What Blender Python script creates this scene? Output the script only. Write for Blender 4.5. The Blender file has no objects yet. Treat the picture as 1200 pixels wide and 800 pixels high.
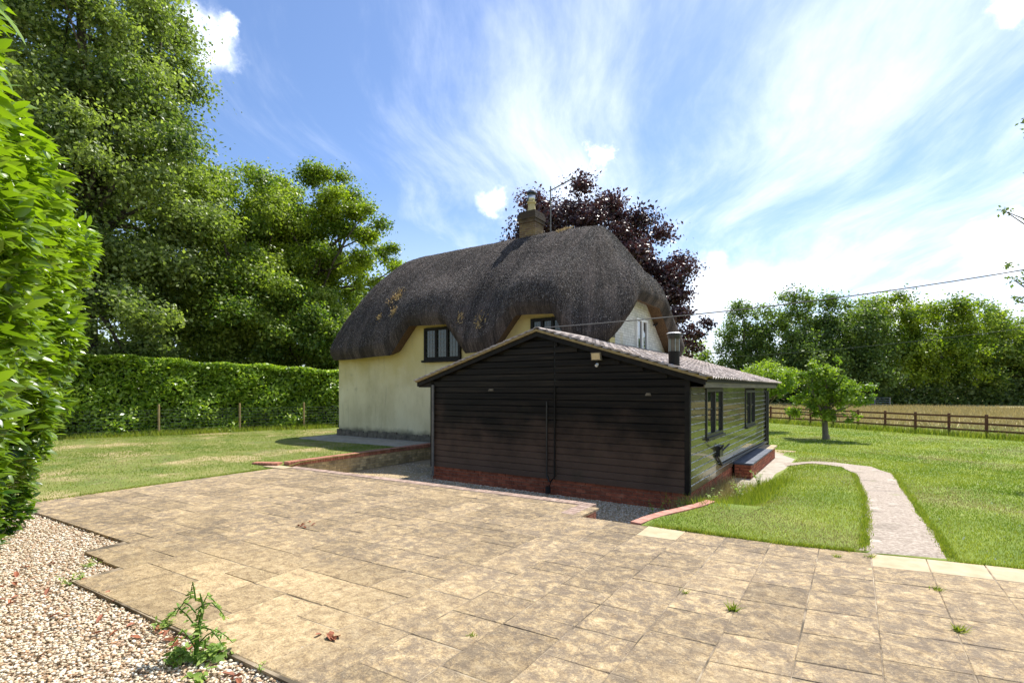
import bpy, math, random
import numpy as np
from mathutils import Vector, Matrix
random.seed(7); rng = np.random.default_rng(7)
sc = bpy.context.scene
C = sc.collection
R = math.radians
# ------------------------------------------------------------------ camera
TH = math.atan(400/600)
cam = bpy.data.cameras.new('camera'); cam_o = bpy.data.objects.new('camera', cam); C.objects.link(cam_o)
cam.sensor_width = 36; cam.lens = 18; cam.shift_y = 55/1200; cam.clip_end = 2000; cam.clip_start = .05
cam_o.location = (0, 0, 1.9); cam_o.rotation_euler = (R(90), 0, TH); sc.camera = cam_o
# ------------------------------------------------------------------ world
sun_vec = Vector((.08, .60, 1)).normalized()
elev = math.asin(sun_vec.z); azim = math.atan2(sun_vec.x, sun_vec.y)
w = bpy.data.worlds.new("World"); sc.world = w; w.use_nodes = True
nt = w.node_tree; N = nt.nodes; L = nt.links; N.clear()
def nd(nt, t, **k):
    n = nt.nodes.new(t)
    for a, b in k.items(): setattr(n, a, b)
    return n
def setin(n, **k):
    for a, b in k.items(): n.inputs[a.replace('_', ' ')].default_value = b
def math_n(nt, op, a, b=None, c=None, clamp=False):
    n = nt.nodes.new('ShaderNodeMath'); n.operation = op; n.use_clamp = clamp
    for i, v in enumerate((a, b, c)):
        if v is None: continue
        if isinstance(v, (int, float)): n.inputs[i].default_value = v
        else: nt.links.new(v, n.inputs[i])
    return n.outputs[0]
def smooth(nt, v, a, b):
    n = nt.nodes.new('ShaderNodeMapRange'); n.interpolation_type = 'SMOOTHSTEP'
    nt.links.new(v, n.inputs[0]); n.inputs[1].default_value = a; n.inputs[2].default_value = b
    return n.outputs[0]
def mixc(nt, f, a, b, mode='MIX'):
    n = nt.nodes.new('ShaderNodeMix'); n.data_type = 'RGBA'; n.blend_type = mode
    for i, v in ((0, f), (6, a), (7, b)):
        if isinstance(v, (int, float)): n.inputs[i].default_value = v
        elif isinstance(v, tuple): n.inputs[i].default_value = (*v, 1) if len(v) == 3 else v
        else: nt.links.new(v, n.inputs[i])
    return n.outputs[2]
def noise(nt, vec, scale, detail=4, rough=.55, dist=0):
    n = nt.nodes.new('ShaderNodeTexNoise'); n.inputs['Scale'].default_value = scale
    n.inputs['Detail'].default_value = detail; n.inputs['Roughness'].default_value = rough
    n.inputs['Distortion'].default_value = dist
    if vec is not None: nt.links.new(vec, n.inputs['Vector'])
    return n.outputs[0]
def vmath(nt, op, a, b=None, scale=None):
    n = nt.nodes.new('ShaderNodeVectorMath'); n.operation = op
    for i, v in enumerate((a, b)):
        if v is None: continue
        if isinstance(v, tuple): n.inputs[i].default_value = v
        else: nt.links.new(v, n.inputs[i])
    if scale is not None: n.inputs['Scale'].default_value = scale
    return n
sky = nd(nt, 'ShaderNodeTexSky', sky_type='NISHITA', sun_disc=False, sun_elevation=elev, sun_rotation=azim,
         air_density=1.0, dust_density=.6, ozone_density=2.2, altitude=50)
tc = nd(nt, 'ShaderNodeTexCoord'); D = vmath(nt, 'NORMALIZE', tc.outputs['Generated']).outputs[0]
sep = nd(nt, 'ShaderNodeSeparateXYZ'); L.new(D, sep.inputs[0])
zz = math_n(nt, 'ADD', math_n(nt, 'MAXIMUM', sep.outputs[2], 0), .06)
px = math_n(nt, 'DIVIDE', sep.outputs[0], zz); py = math_n(nt, 'DIVIDE', sep.outputs[1], zz)
# rotate so that u runs along the wind streaks
ca, sa = -.50, .866
u = math_n(nt, 'ADD', math_n(nt, 'MULTIPLY', px, ca), math_n(nt, 'MULTIPLY', py, sa))
v = math_n(nt, 'SUBTRACT', math_n(nt, 'MULTIPLY', px, sa), math_n(nt, 'MULTIPLY', py, -ca*-1))
v = math_n(nt, 'ADD', math_n(nt, 'MULTIPLY', px, sa), math_n(nt, 'MULTIPLY', py, -ca))
def comb(x, y, z=0):
    n = nt.nodes.new('ShaderNodeCombineXYZ')
    for i, q in enumerate((x, y, z)):
        if isinstance(q, (int, float)): n.inputs[i].default_value = q
        else: nt.links.new(q, n.inputs[i])
    return n.outputs[0]
warp = noise(nt, comb(u, v, 3.3), .33, 2)
vw = math_n(nt, 'ADD', v, math_n(nt, 'MULTIPLY', warp, 1.6))
streak = noise(nt, comb(math_n(nt, 'MULTIPLY', u, .42), math_n(nt, 'MULTIPLY', vw, 1.35), 1.7), 1.0, 8, .58, .12)
fine = noise(nt, comb(math_n(nt, 'MULTIPLY', u, 1.3), math_n(nt, 'MULTIPLY', vw, 5.), 5.1), 1.0, 8, .66, .15)
bank = noise(nt, comb(math_n(nt, 'MULTIPLY', u, .35), math_n(nt, 'MULTIPLY', v, .45), 8.2), 1.0, 2, .5)
low = smooth(nt, sep.outputs[2], .62, .02)      # thicker towards the horizon, all round
side = smooth(nt, v, -2.2, 2.0)                 # the cirrus sheet thickens to the east
dens = math_n(nt, 'ADD', math_n(nt, 'MULTIPLY', streak, 1.25), math_n(nt, 'MULTIPLY', fine, .52))
dens = math_n(nt, 'ADD', dens, math_n(nt, 'MULTIPLY', bank, .30))
dens = math_n(nt, 'ADD', dens, math_n(nt, 'MULTIPLY', low, .22))
dens = math_n(nt, 'ADD', dens, math_n(nt, 'MULTIPLY', side, .22))
cir = smooth(nt, dens, 1.08, 1.68)
veil = math_n(nt, 'MULTIPLY', smooth(nt, sep.outputs[2], .38, .02), .42)
cir = math_n(nt, 'MAXIMUM', math_n(nt, 'MULTIPLY', cir, .88), veil)
skyc = mixc(nt, 1.0, sky.outputs[0], (.90, .98, 1.12), 'MULTIPLY')
col = mixc(nt, cir, skyc, (7.9, 8.5, 9.5))
# small fair-weather cumulus
wn = nt.nodes.new('ShaderNodeTexNoise'); wn.inputs['Scale'].default_value = 17; wn.inputs['Detail'].default_value = 6; wn.inputs['Roughness'].default_value = .62
L.new(D, wn.inputs['Vector'])
wob = vmath(nt, 'SCALE', vmath(nt, 'SUBTRACT', wn.outputs[1], (.5, .5, .5)).outputs[0], scale=.105).outputs[0]
Dw = vmath(nt, 'ADD', D, wob).outputs[0]
pm = None
for (dx, dy, dz), r in (((-.778, .374, .504), .050), ((-.760, .385, .520), .025), ((-.554, .76, .34), .036), ((-.367, .834, .411), .024), ((-.215, .955, .185), .060),
                        ((-.15, .97, .17), .035), ((.172, .964, .204), .05), ((.22, .95, .19), .045), ((.168, .868, .475), .035), ((.05, .985, .13), .05),
                        ((.6, .7, .35), .06), ((.8, .3, .4), .05), ((.5, -.7, .4), .06), ((-.4, -.8, .35), .06), ((-.9, -.2, .3), .05)):
    sdist = vmath(nt, 'DISTANCE', Dw, (dx, dy, dz)).outputs['Value']
    m = smooth(nt, sdist, r*1.12, r*.30)
    pm = m if pm is None else math_n(nt, 'MAXIMUM', pm, m)
shade = noise(nt, D, 22, 4)
pc = mixc(nt, smooth(nt, shade, .40, .62), (7.2, 7.9, 9.2), (11.8, 12.0, 12.3))
col = mixc(nt, math_n(nt, 'MULTIPLY', pm, .84), col, pc)
bg = nd(nt, 'ShaderNodeBackground'); bg.inputs[1].default_value = .106
L.new(col, bg.inputs[0]); ow = nd(nt, 'ShaderNodeOutputWorld'); L.new(bg.outputs[0], ow.inputs[0])
# ------------------------------------------------------------------ sun + view
sl = bpy.data.lights.new('sun', 'SUN'); sl.energy = 4.6; sl.angle = R(.5); sl.color = (1, .955, .88)
so = bpy.data.objects.new('sun', sl); C.objects.link(so); so.location = (10, 30, 50)
so.rotation_euler = (-sun_vec).to_track_quat('-Z', 'Y').to_euler()
sc.view_settings.view_transform = 'Standard'; sc.view_settings.look = 'None'
sc.view_settings.exposure = .72; sc.view_settings.gamma = 1
sc.render.engine = 'CYCLES'
sc.cycles.max_bounces = 6; sc.cycles.transparent_max_bounces = 8
# ------------------------------------------------------------------ materials
def rampn(nt, fac, stops):
    n = nt.nodes.new('ShaderNodeValToRGB'); e = n.color_ramp.elements
    while len(e) < len(stops): e.new(.5)
    for q, (p, c) in zip(e, stops): q.position = p; q.color = (*c, 1)
    nt.links.new(fac, n.inputs[0]); return n.outputs[0]
def mat(name, stops, scale=3, detail=6, rough=.8, bump=0, bscale=40, bdist=.01, stretch=(1, 1, 1), rand=0, spec=.5, extra=None, metal=0, coat=0, dist=0):
    m = bpy.data.materials.new(name); m.use_nodes = True; t = m.node_tree
    b = t.nodes['Principled BSDF']; g = t.nodes.new('ShaderNodeNewGeometry')
    vec = vmath(t, 'MULTIPLY', g.outputs['Position'], stretch).outputs[0]
    f = noise(t, vec, scale, detail, .6, dist)
    c = rampn(t, f, stops)
    if rand:
        oi = t.nodes.new('ShaderNodeObjectInfo')
        k = math_n(t, 'ADD', math_n(t, 'MULTIPLY', oi.outputs['Random'], rand), 1-rand/2)
        cc = t.nodes.new('ShaderNodeCombineXYZ')
        for i in range(3): t.links.new(k, cc.inputs[i])
        c = mixc(t, 1, c, cc.outputs[0], 'MULTIPLY')
    if extra: c = extra(t, c, g)
    t.links.new(c, b.inputs['Base Color'])
    b.inputs['Roughness'].default_value = rough; b.inputs['Metallic'].default_value = metal
    b.inputs['Specular IOR Level'].default_value = spec; b.inputs['Coat Weight'].default_value = coat
    if bump:
        bn = t.nodes.new('ShaderNodeBump'); bn.inputs['Strength'].default_value = bump; bn.inputs['Distance'].default_value = bdist
        t.links.new(noise(t, vec, bscale, 6, .65), bn.inputs['Height']); t.links.new(bn.outputs[0], b.inputs['Normal'])
    return m
def patches(col, scale, a, b, amt=1, stretch=(1, 1, 1), detail=5):
    def f(t, c, g):
        vec = vmath(t, 'MULTIPLY', g.outputs['Position'], stretch).outputs[0]
        k = smooth(t, noise(t, vec, scale, detail, .6), a, b)
        return mixc(t, math_n(t, 'MULTIPLY', k, amt), c, col)
    return f
def chain(*fs):
    def f(t, c, g):
        for q in fs: c = q(t, c, g)
        return c
    return f
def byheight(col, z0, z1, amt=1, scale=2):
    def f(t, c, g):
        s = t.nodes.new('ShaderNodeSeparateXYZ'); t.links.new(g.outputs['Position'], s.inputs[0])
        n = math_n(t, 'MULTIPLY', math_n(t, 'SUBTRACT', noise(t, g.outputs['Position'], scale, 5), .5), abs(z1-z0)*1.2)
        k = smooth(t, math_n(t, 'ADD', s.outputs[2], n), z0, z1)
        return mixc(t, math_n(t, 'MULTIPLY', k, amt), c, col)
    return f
def leafmat(name, dark, light, trans=.35, rough=.45, spec=.4, tcol=None):
    m = bpy.data.materials.new(name); m.use_nodes = True; t = m.node_tree
    b = t.nodes['Principled BSDF']; a = t.nodes.new('ShaderNodeAttribute'); a.attribute_name = 'tone'
    c = mixc(t, a.outputs['Fac'], dark, light)
    t.links.new(c, b.inputs['Base Color']); b.inputs['Roughness'].default_value = rough; b.inputs['Specular IOR Level'].default_value = spec
    tr = t.nodes.new('ShaderNodeBsdfTranslucent')
    tc_ = mixc(t, 1.0, c, tcol or (1.5, 1.7, .6), 'MULTIPLY'); t.links.new(tc_, tr.inputs[0])
    mx = t.nodes.new('ShaderNodeMixShader'); mx.inputs[0].default_value = trans
    t.links.new(b.outputs[0], mx.inputs[1]); t.links.new(tr.outputs[0], mx.inputs[2])
    t.links.new(mx.outputs[0], t.nodes['Material Output'].inputs[0])
    return m
G_ = {}
M = dict(
 lawn=mat('lawn', [(.25, (.09, .14, .02)), (.5, (.17, .20, .035)), (.75, (.30, .27, .09))], 1.1, 8, .95, .6, 60, .03,
          extra=chain(patches((.44, .34, .17), .62, .50, .64, .85), patches((.40, .32, .18), 3.0, .58, .72, .6))),
 lawn2=mat('lawn2', [(.3, (.11, .17, .018)), (.55, (.19, .25, .03)), (.8, (.28, .29, .06))], .8, 8, .95, .6, 60, .03,
          extra=chain(patches((.35, .29, .15), .5, .60, .74, .7), patches((.25, .28, .06), .25, .45, .7, .6))),
 field=mat('field', [(.3, (.25, .22, .08)), (.55, (.38, .32, .14)), (.8, (.46, .36, .20))], .25, 8, .95, .5, 8, .1, extra=patches((.16, .20, .05), .15, .55, .75, .7)),
 soil=mat('soil', [(.3, (.12, .085, .05)), (.7, (.26, .2, .13))], 6, 6, .95, .6, 60, .02),
 bedding=mat('bedding', [(.40, (.09, .07, .045)), (.52, (.27, .21, .14)), (.7, (.46, .38, .26))], 2.5, 6, .95, .5, 90, .01),
 gravel=mat('gravel', [(.3, (.32, .24, .15)), (.5, (.52, .42, .30)), (.7, (.62, .55, .46))], 55, 3, .9, 1, 60, .02),
 yard=mat('yard', [(.3, (.18, .14, .09)), (.5, (.38, .30, .19)), (.7, (.55, .45, .30))], 38, 4, .9, 1, 45, .03, extra=patches((.55, .41, .21), .9, .40, .58, .7)),
 concrete=mat('concrete', [(.3, (.30, .26, .20)), (.7, (.48, .43, .35))], 5, 8, .9, .4, 60, .01),
 pathm=mat('pathm', [(.32, (.22, .175, .13)), (.5, (.37, .30, .235)), (.66, (.50, .425, .34))], 26, 10, .92, .8, 70, .012,
           extra=chain(patches((.17, .14, .10), 1.6, .54, .68, .6), patches((.62, .55, .46), 2.0, .60, .66, .5), patches((.2, .22, .07), 2.4, .60, .72, .6))),
 mortar=mat('mortar', [(.3, (.22, .18, .13)), (.7, (.40, .34, .26))], 20, 5, .95, .4, 90, .005),
 brick=mat('brick', [(.3, (.22, .06, .028)), (.55, (.36, .10, .045)), (.75, (.42, .17, .09))], 9, 6, .9, .5, 90, .006, rand=.5),
 brick_yellow=mat('brick_yellow', [(.3, (.34, .26, .13)), (.55, (.54, .43, .23)), (.75, (.64, .53, .33))], 7, 6, .9, .5, 90, .006, rand=.6,
           extra=patches((.10, .075, .045), 1.3, .52, .66, .6)),
 brick_coping=mat('brick_coping', [(.3, (.28, .10, .06)), (.55, (.44, .19, .12)), (.75, (.52, .28, .19))], 9, 6, .9, .5, 90, .006, rand=.45),
 brick_edge=mat('brick_edge', [(.3, (.20, .13, .10)), (.55, (.38, .27, .21)), (.75, (.50, .40, .33))], 9, 6, .9, .5, 90, .006, rand=.4),
 curb=mat('curb', [(.3, (.42, .17, .12)), (.7, (.58, .30, .22))], 12, 6, .9, .4, 90, .006, rand=.3),
 cream_slab=mat('cream_slab', [(.3, (.40, .30, .17)), (.7, (.54, .43, .27))], 5, 8, .85, .2, 70, .005),
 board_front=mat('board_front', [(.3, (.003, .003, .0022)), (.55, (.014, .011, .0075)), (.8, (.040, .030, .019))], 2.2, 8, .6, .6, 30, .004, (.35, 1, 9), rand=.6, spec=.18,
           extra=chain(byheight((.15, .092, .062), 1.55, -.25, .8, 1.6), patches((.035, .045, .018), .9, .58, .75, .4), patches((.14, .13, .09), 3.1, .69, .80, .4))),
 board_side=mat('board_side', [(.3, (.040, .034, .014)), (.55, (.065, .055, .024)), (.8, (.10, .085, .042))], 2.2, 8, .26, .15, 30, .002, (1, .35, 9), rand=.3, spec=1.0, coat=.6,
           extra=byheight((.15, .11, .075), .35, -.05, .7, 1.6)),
 ledge_glint=mat('ledge_glint', [(.38, (.10, .09, .06)), (.5, (.55, .53, .47)), (.7, (.80, .78, .72))], 3.0, 6, .35, 0, stretch=(1, 2.2, 1)),  # sky reflection on the side board ledges, painted as pale broken lines
 trim=mat('trim', [(.3, (.005, .0045, .0035)), (.7, (.018, .015, .011))], 6, 6, .6, .2, 60, .003, spec=.2),
 fascia=mat('fascia', [(.3, (.07, .055, .035)), (.7, (.18, .15, .10))], 5, 7, .6, .3, 50, .004, (1, .3, 4)),
 tile=mat('tile', [(.3, (.22, .18, .15)), (.5, (.40, .335, .295)), (.72, (.60, .53, .48))], 7, 7, .85, .5, 70, .008, rand=.55,
           extra=chain(patches((.42, .30, .17), 1.7, .56, .70, .5), patches((.12, .115, .09), 2.6, .58, .72, .5))),
 tile_under=mat('tile_under', [(.3, (.18, .12, .05)), (.7, (.36, .27, .11))], 9, 6, .9, .4, 70, .006, extra=patches((.28, .20, .03), 4, .55, .65, .7)),
 render=mat('render', [(.3, (.54, .47, .26)), (.55, (.70, .62, .37)), (.8, (.80, .73, .48))], 1.3, 8, .9, .35, 28, .012, (1, 1, .5),
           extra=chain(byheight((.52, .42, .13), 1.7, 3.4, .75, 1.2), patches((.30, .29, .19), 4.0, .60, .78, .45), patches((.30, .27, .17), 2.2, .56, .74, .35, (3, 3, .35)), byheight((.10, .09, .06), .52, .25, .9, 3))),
 plinth=mat('plinth', [(.3, (.07, .06, .045)), (.6, (.17, .145, .10)), (.8, (.30, .27, .2))], 7, 8, .95, .6, 30, .02),
 oak=mat('oak', [(.3, (.07, .04, .02)), (.7, (.18, .11, .055))], 5, 7, .8, .3, 50, .004, (1, 6, 1)),
 black=mat('black', [(.3, (.010, .010, .010)), (.7, (.020, .019, .018))], 8, 4, .4, 0),
 upvc=mat('upvc', [(.3, (.70, .70, .68)), (.7, (.80, .80, .78))], 8, 4, .3, 0),
 lead=mat('lead', [(.3, (.12, .16, .20)), (.7, (.24, .30, .35))], 8, 6, .6, .2),
 steel=mat('steel', [(.3, (.45, .45, .44)), (.7, (.62, .62, .60))], 9, 5, .3, 0, metal=.9),
 alu=mat('alu', [(.3, (.25, .25, .25)), (.7, (.4, .4, .4))], 9, 4, .5, 0, metal=.6),
 pot=mat('pot', [(.3, (.40, .32, .14)), (.7, (.55, .46, .25))], 12, 6, .85, .2),
 greypipe=mat('greypipe', [(.3, (.10, .095, .085)), (.7, (.18, .17, .15))], 8, 4, .5, 0),
 slate=mat('slate', [(.3, (.035, .045, .07)), (.7, (.10, .12, .16))], 6, 7, .55, .3, 60, .004),
 lampglass=mat('lampglass', [(.3, (.55, .42, .22)), (.7, (.70, .56, .32))], 20, 4, .25, 0),
 bark=mat('bark', [(.3, (.045, .035, .025)), (.7, (.16, .13, .10))], 6, 8, .95, .8, 30, .02, (1, 1, .3)),
 barkl=mat('barkl', [(.3, (.12, .095, .07)), (.7, (.26, .22, .17))], 8, 8, .95, .8, 40, .01, (1, 1, .3)),
 fence=mat('fence', [(.3, (.10, .036, .020)), (.7, (.20, .085, .045))], 6, 7, .85, .3, 50, .004),
 post=mat('post', [(.3, (.30, .20, .08)), (.7, (.45, .33, .16))], 9, 7, .85, .3, 50, .004),
 wire=mat('wire', [(.3, (.12, .14, .16)), (.7, (.2, .22, .24))], 9, 3, .45, 0, metal=.5),
 cable=mat('cable', [(.3, (.02, .02, .02)), (.7, (.05, .05, .05))], 2, 3, .6, 0),
 deadleaf=mat('deadleaf', [(.3, (.20, .05, .025)), (.7, (.38, .14, .06))], 30, 4, .7, 0, rand=.4),
 hedgecore=mat('hedgecore', [(.3, (.010, .014, .006)), (.7, (.03, .028, .016))], 9, 6, .95, .6, 20, .05),
 cap=mat('cap', [(.3, (.55, .54, .52)), (.7, (.72, .71, .69))], 9, 4, .5, 0),
)
# painted brick of the gable, brick bond as fine relief (bricks under 10 px)
def brickmat(name, c1, c2, mort, extra=None, rough=.85, axis=(1, 0), bh=.075, bw=.225):
    m = bpy.data.materials.new(name); m.use_nodes = True; t = m.node_tree; b = t.nodes['Principled BSDF']
    g = t.nodes.new('ShaderNodeNewGeometry'); s = t.nodes.new('ShaderNodeSeparateXYZ'); t.links.new(g.outputs['Position'], s.inputs[0])
    cc = t.nodes.new('ShaderNodeCombineXYZ')
    t.links.new(math_n(t, 'ADD', math_n(t, 'MULTIPLY', s.outputs[0], axis[0]), math_n(t, 'MULTIPLY', s.outputs[1], axis[1])), cc.inputs[0]); t.links.new(s.outputs[2], cc.inputs[1])
    br = t.nodes.new('ShaderNodeTexBrick'); t.links.new(cc.outputs[0], br.inputs['Vector'])
    br.inputs['Scale'].default_value = 1; br.inputs['Brick Width'].default_value = bw; br.inputs['Row Height'].default_value = bh; br.inputs['Mortar Size'].default_value = .007
    br.inputs['Color1'].default_value = (*c1, 1); br.inputs['Color2'].default_value = (*c2, 1); br.inputs['Mortar'].default_value = (*mort, 1)
    c = mixc(t, .55, br.outputs[0], rampn(t, noise(t, g.outputs['Position'], 9, 6), [(.3, (.5, .5, .5)), (.7, (1, 1, 1))]), 'MULTIPLY')
    if extra: c = extra(t, c, g)
    t.links.new(c, b.inputs['Base Color']); b.inputs['Roughness'].default_value = rough
    bn = t.nodes.new('ShaderNodeBump'); bn.invert = True; bn.inputs['Strength'].default_value = .7; bn.inputs['Distance'].default_value = .008
    t.links.new(br.outputs[1], bn.inputs['Height']); t.links.new(bn.outputs[0], b.inputs['Normal'])
    return m
M['gable'] = brickmat('gable', (.74, .73, .68), (.62, .62, .58), (.50, .49, .45), patches((.5, .40, .16), 1.5, .52, .7, .5), axis=(0, 1))
M['stack'] = brickmat('stack', (.27, .18, .06), (.15, .085, .04), (.26, .22, .15), byheight((.030, .020, .014), 7.45, 7.9, .9, 3), axis=(1, 1))
def slabmat(name):
    m = bpy.data.materials.new(name); m.use_nodes = True; t = m.node_tree; b = t.nodes['Principled BSDF']
    g = t.nodes.new('ShaderNodeNewGeometry'); P = g.outputs['Position']
    oi = t.nodes.new('ShaderNodeObjectInfo'); rv = math_n(t, 'MULTIPLY', oi.outputs['Random'], 40)
    off = t.nodes.new('ShaderNodeCombineXYZ'); t.links.new(rv, off.inputs[0]); t.links.new(rv, off.inputs[1])
    Po = vmath(t, 'ADD', P, off.outputs[0]).outputs[0]
    base = rampn(t, noise(t, Po, 9, 12, .85, .4), [(.34, (.15, .105, .06)), (.44, (.36, .255, .135)), (.53, (.56, .415, .225)), (.68, (.70, .56, .35))])
    sp = t.nodes.new('ShaderNodeSeparateXYZ'); t.links.new(P, sp.inputs[0])
    # feet and rain have worn the front left corner clean
    dcl = vmath(t, 'DISTANCE', P, (-4.6, 2.2, 0)).outputs['Value']
    cl_ = smooth(t, math_n(t, 'ADD', dcl, math_n(t, 'MULTIPLY', noise(t, P, .9, 5), 2.4)), 2.3, 3.3)
    grime = math_n(t, 'MULTIPLY', smooth(t, noise(t, P, .6, 7, .65), .26, .52), math_n(t, 'ADD', math_n(t, 'MULTIPLY', cl_, .8), .2))
    g2 = smooth(t, noise(t, P, 5.5, 12, .88, .4), .42, .56)
    c = mixc(t, math_n(t, 'MULTIPLY', math_n(t, 'MULTIPLY', grime, g2), .82), base, (.165, .130, .098))
    g3 = smooth(t, noise(t, Po, 55, 8, .9), .49, .60)
    c = mixc(t, math_n(t, 'MULTIPLY', g3, .68), c, (.13, .10, .075))
    g4 = smooth(t, noise(t, vmath(t, 'ADD', Po, (9., 3., 1.)).outputs[0], 38, 6, .8), .60, .68)
    c = mixc(t, math_n(t, 'MULTIPLY', g4, .65), c, (.80, .72, .57))
    k = math_n(t, 'ADD', math_n(t, 'MULTIPLY', oi.outputs['Random'], .36), .74)
    cc = t.nodes.new('ShaderNodeCombineXYZ')
    for i in range(3): t.links.new(k, cc.inputs[i])
    c = mixc(t, 1, c, cc.outputs[0], 'MULTIPLY')
    t.links.new(c, b.inputs['Base Color']); b.inputs['Roughness'].default_value = .88; b.inputs['Specular IOR Level'].default_value = .3
    # riven face: stepped layers and grit
    hn = noise(t, vmath(t, 'MULTIPLY', Po, (1, 1.7, 1)).outputs[0], 4.5, 8, .6, 1.2)
    stp = math_n(t, 'ADD', math_n(t, 'MULTIPLY', math_n(t, 'PINGPONG', hn, .2), 1.6), math_n(t, 'MULTIPLY', noise(t, Po, 42, 7, .75), .55))
    bn = t.nodes.new('ShaderNodeBump'); bn.inputs['Strength'].default_value = .9; bn.inputs['Distance'].default_value = .016
    t.links.new(stp, bn.inputs['Height']); t.links.new(bn.outputs[0], b.inputs['Normal'])
    return m
M['slab'] = slabmat('slab')
def thatchmat():
    m = bpy.data.materials.new('thatch'); m.use_nodes = True; t = m.node_tree; b = t.nodes['Principled BSDF']
    g = t.nodes.new('ShaderNodeNewGeometry'); P = g.outputs['Position']
    c = rampn(t, noise(t, P, 55, 8, .85), [(.34, (.016, .013, .012)), (.50, (.060, .049, .043)), (.62, (.17, .148, .134)), (.74, (.38, .35, .33))])
    c = mixc(t, math_n(t, 'MULTIPLY', smooth(t, noise(t, P, 1.1, 6, .6), .45, .66), .55), c, (.035, .028, .022))
    at_ = t.nodes.new('ShaderNodeAttribute'); at_.attribute_name = 'flow'
    fl = vmath(t, 'MULTIPLY', at_.outputs['Vector'], (26, 2.2, 1)).outputs[0]; fn = noise(t, fl, 1, 6, .7, .3)
    fl2 = vmath(t, 'MULTIPLY', at_.outputs['Vector'], (3.0, .5, 1)).outputs[0]; fn2 = noise(t, fl2, 1, 5, .6, .3)
    c = mixc(t, smooth(t, fn, .42, .62), mixc(t, 1, c, (.72, .71, .70), 'MULTIPLY'), mixc(t, 1, c, (1.4, 1.36, 1.33), 'MULTIPLY'))
    c = mixc(t, smooth(t, fn2, .40, .62), mixc(t, 1, c, (.72, .72, .72), 'MULTIPLY'), mixc(t, 1, c, (1.5, 1.45, 1.42), 'MULTIPLY'))
    t.links.new(c, b.inputs['Base Color']); b.inputs['Roughness'].default_value = .95; b.inputs['Specular IOR Level'].default_value = .15
    bn = t.nodes.new('ShaderNodeBump'); bn.inputs['Strength'].default_value = 1; bn.inputs['Distance'].default_value = .05
    t.links.new(math_n(t, 'ADD', math_n(t, 'MULTIPLY', noise(t, P, 45, 8, .8), .7), math_n(t, 'MULTIPLY', fn, .25)), bn.inputs['Height']); t.links.new(bn.outputs[0], b.inputs['Normal'])
    return m
M['thatch'] = thatchmat()
M['thatch_under'] = mat('thatch_under', [(.3, (.05, .028, .014)), (.55, (.13, .075, .035)), (.8, (.22, .14, .07))], 24, 6, .9, .6, 40, .02, (1, 1, .4))
M['straw'] = leafmat('straw', (.02, .017, .015), (.42, .38, .35), .05, .7, .2, (1, 1, 1))
def glassmat(name, tint):
    m = bpy.data.materials.new(name); m.use_nodes = True; b = m.node_tree.nodes['Principled BSDF']
    b.inputs['Base Color'].default_value = (*tint, 1); b.inputs['Roughness'].default_value = .03; b.inputs['IOR'].default_value = 1.6
    b.inputs['Coat Weight'].default_value = 1; b.inputs['Coat Roughness'].default_value = .02
    return m
M['glass'] = glassmat('glass', (.03, .035, .035)); M['glass_lead'] = glassmat('glass_lead', (.035, .045, .03)); M['glass_lead'].node_tree.nodes['Principled BSDF'].inputs['Coat Weight'].default_value = .15; M['glass_lead'].node_tree.nodes['Principled BSDF'].inputs['Specular IOR Level'].default_value = .4
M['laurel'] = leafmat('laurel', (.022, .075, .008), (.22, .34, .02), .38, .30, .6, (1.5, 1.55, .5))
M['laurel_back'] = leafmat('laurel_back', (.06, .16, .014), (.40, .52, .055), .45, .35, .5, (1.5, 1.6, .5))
M['leaf_dark'] = leafmat('leaf_dark', (.05, .09, .022), (.32, .38, .12), .42, .45, .4)
M['leaf_oak'] = leafmat('leaf_oak', (.06, .115, .010), (.36, .43, .04), .42, .45, .4)
M['leaf_mid'] = leafmat('leaf_mid', (.065, .13, .02), (.37, .43, .075), .42, .45, .4)
M['leaf_beech'] = leafmat('leaf_beech', (.026, .015, .018), (.115, .060, .060), .18, .4, .5, (1.3, .7, .7))
M['leaf_far'] = leafmat('leaf_far', (.045, .085, .022), (.22, .30, .07), .35, .5, .3)
M['leaf_apple'] = leafmat('leaf_apple', (.09, .17, .02), (.32, .40, .05), .4, .45, .4)
M['leaf_pale'] = leafmat('leaf_pale', (.06, .10, .03), (.20, .26, .09), .3, .45, .4)
M['blade'] = leafmat('blade', (.11, .18, .012), (.36, .36, .07), .35, .6, .3)
M['dryblade'] = leafmat('dryblade', (.26, .22, .08), (.50, .42, .22), .25, .7, .2, (1.1, 1.05, .8))
M['clover'] = leafmat('clover', (.55, .55, .45), (.8, .8, .72), .1, .8, .2, (1, 1, 1))
M['weed'] = leafmat('weed', (.10, .20, .025), (.36, .46, .12), .35, .5, .3)
def vcolmat(name, rough=.8):
    m = bpy.data.materials.new(name); m.use_nodes = True; t = m.node_tree; b = t.nodes['Principled BSDF']
    a = t.nodes.new('ShaderNodeAttribute'); a.attribute_name = 'tone'
    c = rampn(t, a.outputs['Fac'], [(0, (.24, .15, .08)), (.12, (.46, .30, .17)), (.3, (.66, .50, .32)), (.55, (.78, .67, .49)), (.85, (.86, .80, .68)), (1, (.60, .33, .17))])
    c = mixc(t, .5, c, rampn(t, noise(t, None, 60, 4), [(.3, (.6, .6, .6)), (.7, (1, 1, 1))]), 'MULTIPLY')
    t.links.new(c, b.inputs['Base Color']); b.inputs['Roughness'].default_value = rough
    return m
M['pebble'] = vcolmat('pebble')
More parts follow.
